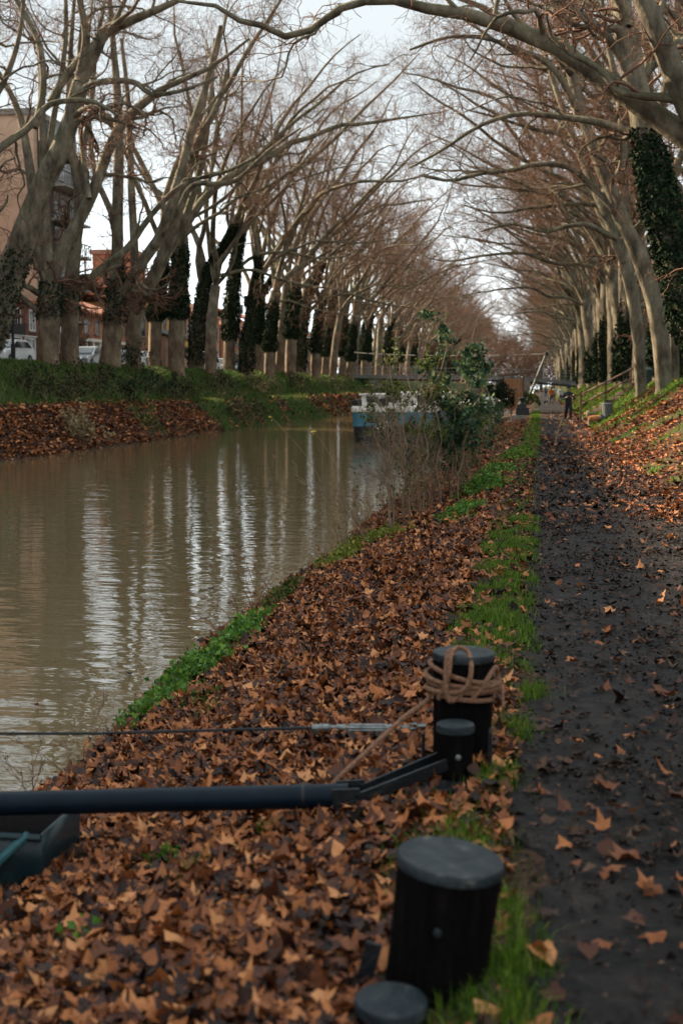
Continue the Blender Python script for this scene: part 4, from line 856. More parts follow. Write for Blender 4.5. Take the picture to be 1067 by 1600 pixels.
s.build('slats', M['galv'], lb); MB().lathe([(0.17, 0.1), (0.18, 0.11), (0.2, 0.6), (0.19, 0.6)], (0, 0, 0), 20).build('liner', M['black'], lb, True)
MB().lathe([(0.225, 0.60), (0.245, 0.61), (0.245, 0.65), (0.225, 0.66)], (0, 0, 0), 24).build('rim', M['galv'], lb, True); MB().lathe([(0.05, -0.1), (0.05, 0.12)], (0, 0, 0), 10).build('foot', M['blacksteel'], lb)
M['bingreen'] = mat_noise('dark_green_plastic', [(0.3, (0.008, 0.022, 0.022)), (0.7, (0.02, 0.045, 0.042))], 6.0, 0.5)
gb_ = empty('green_bin', (4.75, 60, float(gz(4.75, 60))), 'dark green bin on top of the slope, right of the stair rail', 'bin')
MB().lathe([(0.2, 0.05), (0.24, 0.6), (0.26, 0.62), (0.26, 0.68)], (0, 0, 0), 18).build('body', M['bingreen'], gb_, True); MB().lathe([(0.28, 0.68), (0.27, 0.74), (0.15, 0.82), (0.02, 0.84)], (0, 0, 0), 18).build('lid', M['bingreen'], gb_, True)
# ------------------------------------------------------------------ buildings across the canal
M['beige'] = mat_noise('beige_render', [(0.3, (0.36, 0.245, 0.165)), (0.5, (0.44, 0.305, 0.21)), (0.7, (0.50, 0.36, 0.26))], 0.35, 0.85, bump=0.1)
def brick(name, c1, c2, mortar, sc=3.0):
    m, nt, b = newmat(name); L = nt.links.new; tc = nd(nt, 'ShaderNodeTexCoord')
    mp = nd(nt, 'ShaderNodeMapping'); mp.inputs['Rotation'].default_value = (PI / 2, 0, PI / 2); L(tc.outputs['Object'], mp.inputs['Vector'])
    t = nd(nt, 'ShaderNodeTexBrick', Scale=sc); t.inputs['Color1'].default_value = c4(c1); t.inputs['Color2'].default_value = c4(c2); t.inputs['Mortar'].default_value = c4(mortar); t.inputs['Mortar Size'].default_value = 0.012
    sx = nd(nt, 'ShaderNodeSeparateXYZ'); L(tc.outputs['Object'], sx.inputs['Vector']); cx = nd(nt, 'ShaderNodeCombineXYZ'); ad = nd(nt, 'ShaderNodeMath', operation='ADD'); L(sx.outputs['X'], ad.inputs[0]); L(sx.outputs['Y'], ad.inputs[1]); L(ad.outputs['Value'], cx.inputs['X']); L(sx.outputs['Z'], cx.inputs['Y'])
    L(cx.outputs['Vector'], t.inputs['Vector']); n = nd(nt, 'ShaderNodeTexNoise', Scale=0.8, Detail=6.0); L(tc.outputs['Object'], n.inputs['Vector'])
    r = ramp(nt, [(0.3, (0.6, 0.6, 0.6)), (0.7, (1.15, 1.1, 1.05))]); L(n.outputs['Fac'], r.inputs['Fac']); mx = nd(nt, 'ShaderNodeMixRGB', blend_type='MULTIPLY'); mx.inputs['Fac'].default_value = 1.0
    L(t.outputs['Color'], mx.inputs['Color1']); L(r.outputs['Color'], mx.inputs['Color2']); L(mx.outputs['Color'], b.inputs['Base Color']); b.inputs['Roughness'].default_value = 0.9
    return m
M['brick_dark'] = brick('dark_red_brick', (0.15, 0.05, 0.033), (0.21, 0.075, 0.05), (0.2, 0.15, 0.12))
M['brick_orange'] = brick('orange_brick', (0.32, 0.12, 0.06), (0.40, 0.17, 0.09), (0.33, 0.24, 0.17))
M['brick_brown'] = brick('brown_brick', (0.24, 0.125, 0.08), (0.32, 0.18, 0.115), (0.3, 0.23, 0.18))
M['ochre'] = mat_noise('ochre_render', [(0.3, (0.44, 0.24, 0.085)), (0.7, (0.58, 0.34, 0.13))], 0.6, 0.9)
M['pinkwall'] = mat_noise('pink_render', [(0.3, (0.40, 0.20, 0.14)), (0.7, (0.52, 0.29, 0.2))], 0.6, 0.9)
M['tiles'] = mat_noise('clay_roof_tiles', [(0.3, (0.22, 0.075, 0.04)), (0.5, (0.34, 0.125, 0.065)), (0.7, (0.42, 0.19, 0.11))], 1.4, 0.85, bump=0.6, bscale=8, stretch=(1, 3, 1))
M['slate'] = mat_noise('grey_roof', [(0.3, (0.06, 0.06, 0.065)), (0.7, (0.12, 0.12, 0.12))], 2.0, 0.8)
M['darkclad'] = mat_noise('dark_cladding', [(0.3, (0.02, 0.02, 0.022)), (0.7, (0.05, 0.047, 0.045))], 1.2, 0.6)
M['shutter'] = mat_noise('grey_shutter', [(0.3, (0.16, 0.18, 0.18)), (0.7, (0.28, 0.30, 0.29))], 4.0, 0.7)
FX = -38.0; GZ0 = 3.03
def facade(root, y0, y1, z1, mat, rows, cols, wcol, lintel=None, x=FX, depth=11, wsize=(1.0, 1.5), ground=None, arch=False):
    """front wall at x with real openings' depth: recessed window boxes, frames and sills"""
    wall = MB().bb((x - depth, y0, GZ0 - 0.4), (x, y1, z1)).build('wall', mat, root)
    wy, wz = wsize
    for r_ in rows:
        for k in range(cols):
            y = y0 + (y1 - y0) * (k + 0.5) / cols
            fr = MB().bb((x + 0.004, y - wy / 2 - .09, r_ - .09), (x + 0.05, y + wy / 2 + .09, r_)).bb((x + 0.004, y - wy / 2 - .09, r_ + wz), (x + 0.05, y + wy / 2 + .09, r_ + wz + .12)).bb((x + 0.004, y - wy / 2 - .09, r_), (x + 0.05, y - wy / 2, r_ + wz)).bb((x + 0.004, y + wy / 2, r_), (x + 0.05, y + wy / 2 + .09, r_ + wz)).bb((x + 0.006, y - .025, r_), (x + 0.035, y + .025, r_ + wz)).build('window', wcol, root)
            MB().bb((x - 0.2, y - wy / 2, r_), (x + 0.014, y + wy / 2, r_ + wz)).build('pane', M['glass'], fr)
            MB().bb((x + 0.002, y - wy / 2 - .2, r_ - .19), (x + 0.16, y + wy / 2 + .2, r_ - .095)).build('sill', M['stone'], fr)
    return wall
def gable_roof(root, y0, y1, z, rise, mat, x=FX, depth=11, over=0.45, name='roof'):
    return MB().prism([(x + over, z - .05), (x - depth / 2, z + rise), (x - depth - over, z - .05), (x - depth - over, z + .14), (x - depth / 2, z + rise + .2), (x + over, z + .14)], 'y', y0, y1).build(name, mat, root)
def chimney(roof, y, z, x=FX - 4, h=1.6): MB().bb((x - .35, y - .5, z), (x + .35, y + .5, z + h)).bb((x - .42, y - .57, z + h), (x + .42, y + .57, z + h + .12)).build('chimney', M['brick_dark'], roof)
# dark brick street building; unseen taller wing added towards the camera to shade the near ground
a = empty('brick_building', (0, 0, 0), 'dark red brick shop building at the left edge, white framed windows, orange tiled eaves', 'building')
facade(a, 83.2, 94.2, 8.0, M['brick_dark'], (6.0,), 4, M['white'], wsize=(1.0, 1.4))
f2 = MB().bb((FX - 12, -75, 2.6), (FX, 83, 21.0)).build('unseen_shade_wing', M['brick_dark'], a)
gable_roof(a, 83.0, 94.3, 8.0, 1.6, M['tiles'])
for k in range(4):
    y = 84.5 + k * 2.6; d = MB().bb((FX + .004, y - 1.0, GZ0), (FX + .07, y - .88, 5.3)).bb((FX + .004, y + .88, GZ0), (FX + .07, y + 1.0, 5.3)).bb((FX + .004, y - 1.0, 5.3), (FX + .07, y + 1.0, 5.42)).build('shop_front', M['white'], a); MB().bb((FX - .1, y - .88, GZ0 + .3), (FX + .02, y + .88, 5.3)).build('pane', M['glass'], d)
MB().bb((FX + .01, 88.0, 5.55), (FX + .2, 91.2, 6.35)).build('shop_sign', M['black'], a)
MB().bb((FX + .003, 83.3, 5.46), (FX + .16, 94.1, 5.54)).build('cornice', M['white'], a)
# beige tower
a = empty('apartment_tower', (0, 0, 0), 'tall beige rendered apartment tower with blank end wall and dark glazed balconies', 'building')
MB().bb((FX - 46, 95.2, 2.6), (FX - .5, 102.2, 22.4)).build('wall', M['beige'], a); MB().bb((FX - 46.2, 95.0, 22.4), (FX - .3, 102.4, 22.85)).build('parapet', M['stone'], a)
MB().bb((FX - .5, 95.9, 2.6), (FX + .3, 102.2, 22.0)).build('glazed_side', M['darkclad'], a)
for k in range(7):
    z = 4.2 + k * 2.6; bl = MB().bb((FX + .3, 96.4, z), (FX + 1.5, 102.0, z + .16)).build('balcony', M['concrete'], a)
    r_ = MB()
    for y in np.arange(96.45, 102, .45): r_.bb((FX + 1.44, y, z + .16), (FX + 1.48, y + .04, z + 1.1))
    r_.bb((FX + 1.42, 96.4, z + 1.1), (FX + 1.5, 102.0, z + 1.16)).bb((FX + .3, 96.4, z + 1.1), (FX + 1.42, 96.46, z + 1.16)); r_.build('balustrade', M['blacksteel'], bl)
    w_ = MB().bb((FX + .302, 97, z + .2), (FX + .36, 101.4, z + 2.3)).build('window', M['shutter'] if k % 3 == 1 else M['glass'], a)
# low orange-roofed brick building with white columned ground floor
a = empty('brick_building', (0, 0, 0), 'low orange brick building with tiled roof and pale columned shop front', 'building')
facade(a, 103.2, 116.6, 7.9, M['brick_orange'], (6.3,), 5, M['stone'], wsize=(.9, 1.1)); gable_roof(a, 103.1, 116.7, 7.9, 1.9, M['tiles'])
MB().bb((FX + .003, 103.3, 5.55), (FX + .35, 116.5, 5.8)).build('cornice', M['offwhite'], a)
for k in range(8):
    y = 103.9 + k * 1.74; MB().bb((FX + .003, y - .22, GZ0), (FX + .28, y + .22, 5.55)).build('column', M['offwhite'], a)
    if k < 7: MB().bb((FX - .1, y + .3, GZ0), (FX + .02, y + 1.44, 5.3)).build('shop_window', M['glass'], a)
a = empty('stone_building', (0, 0, 0), 'brown brick house with arched dark door between the orange roof and the ochre house', 'building')
facade(a, 117.0, 121.4, 9.4, M['brick_brown'], (6.6,), 2, M['stone'], wsize=(1.0, 1.7)); gable_roof(a, 116.9, 121.5, 9.4, 1.3, M['tiles'])
MB().prism([(118.4 + .9 * math.cos(t), 4.9 + .9 * math.sin(t)) for t in np.linspace(0, PI, 9)] + [(117.5, GZ0), (119.3, GZ0)], 'x', FX - .1, FX + .03).build('door', M['black'], a)
a = empty('ochre_building', (0, 0, 0), 'yellow ochre house with grey shuttered windows and a clay tiled roof', 'building')
facade(a, 122.0, 133.0, 10.0, M['ochre'], (7.4,), 5, M['shutter'], wsize=(1.1, 1.5)); ro = gable_roof(a, 121.9, 133.1, 10.0, 1.7, M['tiles']); chimney(ro, 124, 10.4); chimney(ro, 130, 10.6)
MB().bb((FX, 122.5, GZ0), (FX + 1.6, 132.6, 6.7)).build('annex', M['brick_brown'], a); MB().prism([(FX, 7.3), (FX + 2.0, 6.7), (FX + 2.0, 6.86), (FX, 7.46)], 'y', 122.3, 132.8).build('annex_roof', M['slate'], a)
for k in range(4): MB().bb((FX + 1.5, 123.3 + k * 2.4, GZ0 + .4), (FX + 1.62, 124.9 + k * 2.4, 5.8)).build('window', M['glass'], a)
MB().bb((FX + 1.62, 127.5, 5.9), (FX + 1.72, 130.5, 6.4)).build('shop_sign', mat_noise('yellow_sign', [(0.3, (0.6, 0.36, 0.04)), (0.7, (0.7, 0.45, 0.06))], 3.0, 0.5), a)
a = empty('tiled_house', (0, 0, 0), 'pink walled house under a broad orange tiled roof, seen between ivied trunks', 'building')
facade(a, 133.6, 150.0, 9.6, M['pinkwall'], (4.4, 7.2), 6, M['shutter'], wsize=(1.1, 1.5)); ro = gable_roof(a, 133.5, 150.1, 9.6, 2.9, M['tiles']); chimney(ro, 137, 11); chimney(ro, 146, 11.3)
a = empty('brick_tower', (0, 0, 0), 'far square brick tower rising above the orange roofs', 'building')
MB().bb((-60, 168, 2), (-54.5, 174, 19.5)).build('wall', M['brick_orange'], a); MB().bb((-60.3, 167.7, 19.5), (-54.2, 174.3, 20.1)).build('parapet', M['brick_brown'], a); MB().bb((-58.5, 167.9, 14), (-57.9, 168.02, 17)).bb((-56.6, 167.9, 14), (-56, 168.02, 17)).build('louvre', M['black'], a)
for j, (y0, y1, z, mt, lb_) in enumerate(((151, 166, 8.8, 'brick_orange', 'orange brick terrace house beyond the pink walled house'), (167, 183, 10.2, 'pinkwall', 'salmon pink house far along the opposite street'), (184, 206, 9.2, 'ochre', 'distant ochre house near the end of the opposite street'), (207, 235, 9.8, 'brick_brown', 'farthest brown house of the opposite street'))):
    a = empty('terrace_house', (0, 0, 0), lb_, 'building'); facade(a, y0, y1, z, M[mt], (4.3, 7.0), 5, M['shutter'], wsize=(1.1, 1.6)); gable_roof(a, y0 - .05, y1 + .05, z, 2.0, M['tiles'])

# ------------------------------------------------------------------ parked cars
M['carwhite'] = mat_noise('white_car_paint', [(0.3, (0.62, 0.63, 0.64)), (0.7, (0.74, 0.75, 0.76))], 1.0, 0.25, spec=0.6)
M['carsilver'] = mat_noise('silver_car_paint', [(0.3, (0.34, 0.36, 0.38)), (0.7, (0.46, 0.48, 0.5))], 1.0, 0.25, spec=0.7, metal=0.4)
M['cardark'] = mat_noise('dark_car_paint', [(0.3, (0.02, 0.023, 0.03)), (0.7, (0.035, 0.04, 0.05))], 1.0, 0.22, spec=0.7)
M['tyre'] = M['black']; M['lamp'] = mat_noise('lamp_lens', [(0.3, (0.5, 0.5, 0.5)), (0.7, (0.65, 0.65, 0.66))], 3.0, 0.1); M['redlamp'] = mat_noise('red_lens', [(0.3, (0.3, 0.02, 0.015)), (0.7, (0.42, 0.03, 0.02))], 3.0, 0.15)
def car(paint, van=False):
    r = empty('parked_car', (0, 0, 0), 'x', 'car', 'cars parked along the opposite street')
    H = 1.95 if van else 1.47
    prof = [(-2.1, 0.30), (-2.12, 0.62), (-1.95, 0.80), (-1.05, 0.93), (-0.35, H - .06), (0.2, H), (1.35, H - .03), (2.0, 1.0 if not van else H - .2), (2.12, 0.85), (2.1, 0.32)]
    m_ = MB(); ws = []
    def wd(z): return 0.86 - 0.22 * max(0, (z - 0.95)) ** 1.1
    n = len(prof); V = [(-wd(z), y, z) for y, z in prof] + [(wd(z), y, z) for y, z in prof]
    F = [(i, (i + 1) % n, n + (i + 1) % n, n + i) for i in range(n)] + [tuple(range(n)), tuple(range(n, 2 * n))[::-1]]
    m_.add(V, F).build('body', M[paint], r, bevel=0.05)
    g = MB()
    for sx in (-1, 1):
        V = [(sx * (wd(z) + 0.006), y, z) for y, z in ((-0.95, 0.98), (-0.36, H - .14), (1.25, H - .12), (1.75, 1.02))]; g.add(V + [(v[0] - sx * .02, v[1], v[2]) for v in V], [(0, 1, 2, 3), (7, 6, 5, 4), (0, 4, 5, 1), (1, 5, 6, 2), (2, 6, 7, 3), (3, 7, 4, 0)])
    g.build('side_window', M['glass'], r)
    MB().bar((0, -1.02, 1.0), (0, -0.40, H - .10), 1.42, 0.05).build('windscreen', M['glass'], r)
    MB().bar((0, 1.98, 1.08), (0, 1.48, H - .12), 1.40, 0.08).build('rear_window', M['glass'], r)
    for sx in (-1, 1):
        for sy in (-1.32, 1.32):
            w_ = MB().lathe([(0.2, -.1), (0.31, -.1), (0.32, -.06), (0.32, .06), (0.31, .1), (0.2, .1)], (sx * 0.80, sy, 0.32), 18, 0, (1, 0, 0)).build('wheel', M['tyre'], r, True)
            MB().lathe([(0.19, -.112), (0.19, .112)], (sx * 0.80, sy, 0.32), 12, 0, (1, 0, 0)).build('rim', M['galv'], w_, True)
        MB().box((sx * 0.62, -2.06, 0.70), (0.34, 0.12, 0.15)).build('headlight', M['lamp'], r, bevel=.02); MB().box((sx * 0.70, 2.09, 0.82), (0.2, 0.08, 0.2)).build('tail_light', M['redlamp'], r, bevel=.02)
    return r
specs = [('carwhite', False, 10, 'white parked car cut by the left picture edge, behind a lamp post'), ('carsilver', False, 136, 'silver grey parked car between the third and the mossy fourth trunk'), ('carwhite', False, 196, 'small white parked car half hidden behind a thin lamp post'), ('carwhite', False, 220, 'white parked car just left of the sunlit ivied trunk'),
         ('carwhite', True, 322, 'white van parked between two ivied trunks with rust brown feet'), ('carwhite', False, 345, 'white parked car just right of the white van'), ('cardark', False, 385, 'dark car parked far along the opposite street'), ('carsilver', False, 430, 'silver car parked farthest along the opposite street')]
protos = {}
for pt_, vn, xpix, lbl in specs:
    p = atx(xpix, 578, -29.4)
    c = copy_tree(protos[(pt_, vn)]) if (pt_, vn) in protos else car(pt_, vn); protos[(pt_, vn)] = c
    c.location = (-29.4, p[1], 2.902); c['label'] = lbl; c.rotation_euler = (0, 0, rng.normal(0, .02))

# ------------------------------------------------------------------ lamp posts and signs
def lamp_post(x, y, h, label):
    g = float(gz(x, y)); o = empty('street_lamp', (x, y, g), label, 'street lamp', 'dark street lamps on the opposite bank')
    MB().tube([(0, 0, -.3), (0, 0, h)], [0.085, 0.05], 10).tube(smooth_path([(0, 0, h - .1), (-.15, 0, h + .3), (-.9, 0, h + .42)], 12), .035, 8).build('pole', M['blacksteel'], o, True)
    MB().box((-1.15, 0, h + .40), (.6, .24, .1), taper=(.8, .7)).build('lamp_head', M['blacksteel'], o, bevel=.01); MB().lathe([(.1, -.3), (.12, .5), (.12, .7)], (0, 0, .3), 10).build('base', M['blacksteel'], o, True)
for xp, yp, h, lb_ in ((22, 575, 5.0, 'dark lamp post by the brick shop, just right of the leaning trunk'), (184, 580, 4.2, 'short dark lamp post between the mossy trunk and the low forked tree'), (297, 585, 5.5, 'dark lamp post between the V shaped ivied tree and the thick ivy column')):
    p = atx(xp, yp, -26.3); lamp_post(-26.3, float(p[1]), h, lb_)
p = atx(374, 588, -26.3); o = empty('traffic_sign', (-26.3, float(p[1]), float(gz(-26.3, p[1]))), 'tall dark post with a pale sign box and signal head among the ivied trunks', 'sign post')
MB().tube([(0, 0, -.3), (0, 0, 6.3)], .07, 10).build('pole', M['blacksteel'], o, True); MB().box((0.05, -.1, 5.6), (.75, .06, .8)).build('sign_plate', M['shutter'], o, bevel=.01); MB().box((.75, 0, 6.3), (.5, .4, .95)).box((.35, 0, 6.2), (.5, .06, .06)).build('signal_head', M['black'], o, bevel=.03)

# ------------------------------------------------------------------ right backdrop: ivy hedge behind the back row
rg = np.random.default_rng(61)
n = 26000; X = rg.uniform(11.5, 14.5, n); Y = rg.uniform(44, 210, n); Z = 2 + (4.6 + 1.6 * np.sin(Y * .13) + 0.8 * np.sin(Y * .5)) * rg.random(n) ** .8
V, T = leaf_cards(np.stack([X - .6 * np.sin(Z + Y), Y, Z], 1), 0.55, rg, .5)
hg = empty('ivy_hedge', (12, 120, 2), 'dark ivy covered hedge behind the back row of towpath trees', 'hedge'); link('foliage', mesh_np('foliage', V - np.array([12, 120, 2]), None, T, mat=M['ivy']), hg)
# ------------------------------------------------------------------ shrubs and waterside plants
def shrub(name, label, cat, base, stems, leafmat, nleaf, lsize, rg, group=None, n=(5, 5, 3), lens=((0.4, 1.0), (0.2, 0.5), (0.1, 0.25)), wig=.12, stemmat='stem', leafz=0.0, droop=.2):
    """stems: list of (dx, dy, height, lean x, lean y, radius)"""
    x, y = base; g = float(gz(x, y)); o = empty(name, (x, y, g), label, cat, group)
    LP, LR = [], []
    for (dx, dy, h, lx, ly, r) in stems:
        z0 = float(gz(x + dx, y + dy)) - g - .05
        P = np.array([(dx + lx * t * t, dy + ly * t * t, z0 + h * t) for t in np.linspace(0, 1, 10)]); P[1:-1] += rg.normal(0, .018 * h, (8, 3)) * np.array([1, 1, .2]); LP.append(P); LR.append(np.linspace(r, r * .25, 10))
    LP, LR = np.stack(LP), np.stack(LR)
    b2 = grow(LP, LR, n[0], .25, 1, *lens[0], (25, 60), 7, .6, wig, (0, 0, .35), rg, .003, .4); b3 = grow(b2[0], b2[1], n[1], .15, 1, *lens[1], (25, 65), 5, .6, wig, (0, 0, .2), rg, .0022, .5); b4 = grow(b3[0], b3[1], n[2], .2, 1, *lens[2], (25, 65), 3, .7, wig, (0, 0, .1), rg, .0018, .6)
    V, Q = merge([tubes(LP, LR, 6), tubes(b2[0], b2[1], 4), tubes(b3[0], b3[1], 3), tubes(b4[0], b4[1], 3)]); link('stems', mesh_np('stems', V, Q, smooth=True, mat=M[stemmat]), o)
    if nleaf:
        pool = np.concatenate([b4[0].reshape(-1, 3), b3[0][:, 1:].reshape(-1, 3)]); pool = pool[pool[:, 2] > leafz]
        k = rg.integers(0, len(pool), nleaf); V, T = leaf_cards(pool[k] + rg.normal(0, .025, (nleaf, 3)), lsize, rg, droop); link('foliage', mesh_np('foliage', V, None, T, mat=M[leafmat]), o)
    return o
rg = np.random.default_rng(301)
GS = 'shrubs in the thicket on the near bank'
shrub('evergreen_shrub', 'tall glossy evergreen shrub with two leafy tips, highest of the bankside thicket', 'shrub', (-1.75, 22.5), [(0, 0, 3.6, .1, 0, .024), (.2, .2, 3.35, .45, 0, .02), (-.15, .1, 2.6, .1, .2, .018), (.35, -.1, 2.5, .55, .2, .016), (.25, .5, 2.7, .25, .3, .016)], 'evergreen', 2300, .105, rg, GS, n=(5, 5, 3), lens=((.35, .8), (.18, .4), (.08, .2)), leafz=1.0)
shrub('evergreen_shrub', 'olive green leafy shrub leaning left towards the blue barge', 'shrub', (-2.35, 22.0), [(0, 0, 3.0, -.35, 0, .02), (.1, .2, 2.8, -.6, .1, .018), (-.1, .1, 2.3, -.75, 0, .016), (.25, -.1, 2.5, .1, .2, .016)], 'olive', 1000, .085, rg, GS, lens=((.4, .9), (.2, .45), (.08, .2)), leafz=1.5)
shrub('evergreen_shrub', 'dense dark leafy shrub low in the thicket, right of the slender grey stem', 'shrub', (-1.95, 24.5), [(k * .15 - .45, .25 * (k % 3), rg.uniform(1.2, 2.2), rg.normal(.1, .2), .1, .014) for k in range(8)], 'evergreen', 2300, .085, rg, GS, lens=((.3, .8), (.2, .4), (.08, .2)), leafz=.3)
shrub('evergreen_shrub', 'broad dark olive bush in front of the white cabin boat', 'shrub', (-2.1, 33), [(k * .12 - .55, .5 * (k % 4), rg.uniform(.9, 1.7), rg.normal(0, .2), .1, .014) for k in range(10)], 'olive', 1700, .085, rg, GS, lens=((.35, .9), (.2, .45), (.1, .2)), leafz=.2)
shrub('evergreen_shrub', 'dark bush beside the capstan at the far end of the thicket', 'shrub', (-2.3, 46), [(k * .14 - .6, .9 * (k % 4), rg.uniform(.7, 1.4), rg.normal(0, .2), .1, .016) for k in range(10)], 'evergreen', 1800, .10, rg, GS, lens=((.35, .9), (.2, .45), (.1, .2)), leafz=.1)
shrub('evergreen_shrub', 'ivy green bush hugging the left side of the slatted gate', 'shrub', (-2.7, 84), [(k * .2 - .4, .4 * (k % 3), rg.uniform(1.4, 2.6), rg.normal(0, .15), .1, .02) for k in range(7)], 'ivy', 2200, .16, rg, GS, leafz=.1)
shrub('evergreen_shrub', 'low green bush at the foot of the leaning pole', 'shrub', (-1.15, 96), [(k * .22 - .6, .4 * (k % 3), rg.uniform(.9, 1.7), rg.normal(0, .15), .1, .02) for k in range(7)], 'olive', 1800, .15, rg, GS, leafz=.1)
sap = [((-2.28, 19.6), 2.1, -.15, .028, 'dark bare sapling, nearest of the upright stems in the thicket'), ((-2.12, 20.2), 2.4, .05, .027, 'bare sapling with a straight stem, second nearest in the thicket'), ((-2.05, 21.5), 2.0, .1, .021, 'thin bare sapling behind the two nearest upright stems'), ((-1.85, 20.9), 1.9, .0, .019, 'thin bare sapling standing among dry stalks'),
       ((-1.42, 23.6), 2.2, .12, .028, 'pale grey slender stem forking at head height, right part of the thicket'), ((-1.75, 25), 1.6, -.1, .018, 'short reddish sapling in the middle of the thicket'), ((-2.5, 18.4), 1.0, -.55, .016, 'bent dark dead branch leaning left over the water'),
       ((-2.45, 21.2), 2.3, -.1, .022, 'bare tan sapling at the water side of the thicket'), ((-2.2, 22.8), 2.5, .05, .022, 'tall tan sapling rising in front of the blue barge stern'), ((-1.95, 23.8), 2.2, .15, .02, 'tan sapling just left of the tall evergreen shrub'), ((-2.5, 24.5), 2.4, -.2, .022, 'tan sapling leaning out over the canal behind the others')]
for j, (bs, h, lx, r, lb_) in enumerate(sap):
    shrub('bare_sapling', lb_, 'sapling', bs, [(0, 0, h, lx, 0, r), (.06, .05, h * .8, lx - .2, .1, r * .7)], None, 0, .1, rg, GS, n=(7, 5, 3), lens=((.3, .8), (.2, .45), (.1, .25)), stemmat='stem' if j != 5 else 'stem_red', wig=.15)
for j, (bs, w_, nn) in enumerate((((-1.75, 23.2), .7, 34), ((-1.5, 27), .8, 34), ((-1.4, 31), .9, 30), ((-2.2, 20.6), .6, 26))):
    st_o = shrub('dry_stalks', ('dry brown stalks crowding the foot of the tall evergreen', 'thicket of reddish dry stalks right of the grey stem', 'brown dry stalks at the far foot of the thicket', 'thin dry stalks around the two nearest saplings')[j], 'stalks', bs, [(rg.normal(0, w_ * .6), rg.normal(0, w_), rg.uniform(.5, 1.5), rg.normal(0, .2), rg.normal(0, .2), .009) for k in range(nn // 2)], 'olive', 200, .06, rg, GS, n=(4, 3, 1), lens=((.2, .5), (.1, .25), (.05, .12)), stemmat='stem_red' if j % 2 else 'stem')
# thin stems standing at the water's edge
for j, (bs, hs_, lb_) in enumerate((((-2.95, 13.3), (1.0, .9, .7, .8, .6, .55, .75), 'thin leafless red stems rising at the water edge, left of the thicket'), ((-2.75, 18.6), (1.2, 1.0, .95, .8, .7, .9, 1.1, .6), 'tall pale grass stalks with a few yellow leaves beside the water'), ((-3.05, 12.4), (.5, .45, .6, .4), 'arching bare twigs hanging low over the water'), ((-3.12, 7.75), (.35, .3, .42, .3), 'small dark dead twigs poking from leaves at the left edge'))):
    o = shrub('waterside_stems', lb_, 'stems', bs, [(rg.normal(0, .12), rg.normal(0, .25), h, rg.normal(-.25 if j != 2 else -.7, .3), rg.normal(0, .15), .0055) for h in hs_], None, 0, .1, rg, None, n=(3, 2, 2), lens=((.15, .4), (.08, .2), (.05, .1)), stemmat='straw' if j == 1 else 'stem_red', wig=.1)
    if j == 1:
        pts = np.array([aty(424, 652, 18.4), aty(491, 673, 18.5), aty(486, 671, 18.5)]) - np.array(o.location); V, T = leaf_cards(np.repeat(pts, 4, 0) + rg.normal(0, .018, (12, 3)), .05, rg); link('yellow_leaves', mesh_np('yellow_leaves', V, None, T, mat=mat_noise('bright_yellow_leaf', [(0.3, (.55, .36, .02)), (.7, (.68, .5, .04))], 8, .5)), o)
        st_ = MB()
        for q, (bx_, by_) in zip(pts[:2], ((-.15, .1), (-.05, .05))): st_.tube(smooth_path([(bx_, by_, 0), (q + np.array([bx_, by_, 0])) / 2 + np.array([.15, 0, .2]), q], 14), .005, 5)
        st_.build('leaning_stem', M['straw'], o, True)
# leafy weeds
def weed(name, label, cat, x, y, n, spread, h, mat, lsize, group, seed, blade=False):
    rg = np.random.default_rng(seed); g = float(gz(x, y)); o = empty(name, (x, y, g), label, cat, group)
    px_, py_ = rg.normal(0, spread[0], n), rg.normal(0, spread[1], n); z0 = gz(x + px_, y + py_) - g
    hh = h * np.clip(1 - (px_ / spread[0] / 2.6) ** 2 - (py_ / spread[1] / 2.6) ** 2, .25, 1) * rg.uniform(.5, 1.1, n)
    P = np.stack([np.stack([px_ + rg.normal(0, .1, n) * hh * t, py_ + rg.normal(0, .1, n) * hh * t, z0 + hh * t], 1) for t in np.linspace(0, 1, 5)], 1)
    V, Q = tubes(P, np.linspace(.004, .0015, 5)[None].repeat(n, 0), 3); link('stems', mesh_np('stems', V, Q, mat=M[mat]), o)
    k = 9 if not blade else 5; idx = rg.integers(1, 5, (n, k)); pp = P[np.arange(n)[:, None], idx].reshape(-1, 3) + rg.normal(0, .02, (n * k, 3)); V, T = leaf_cards(pp, lsize, rg, .1 if not blade else -1.2); link('leaves', mesh_np('leaves', V, None, T, mat=M[mat]), o)
    return o
GW = 'green weed clumps on the near bank'
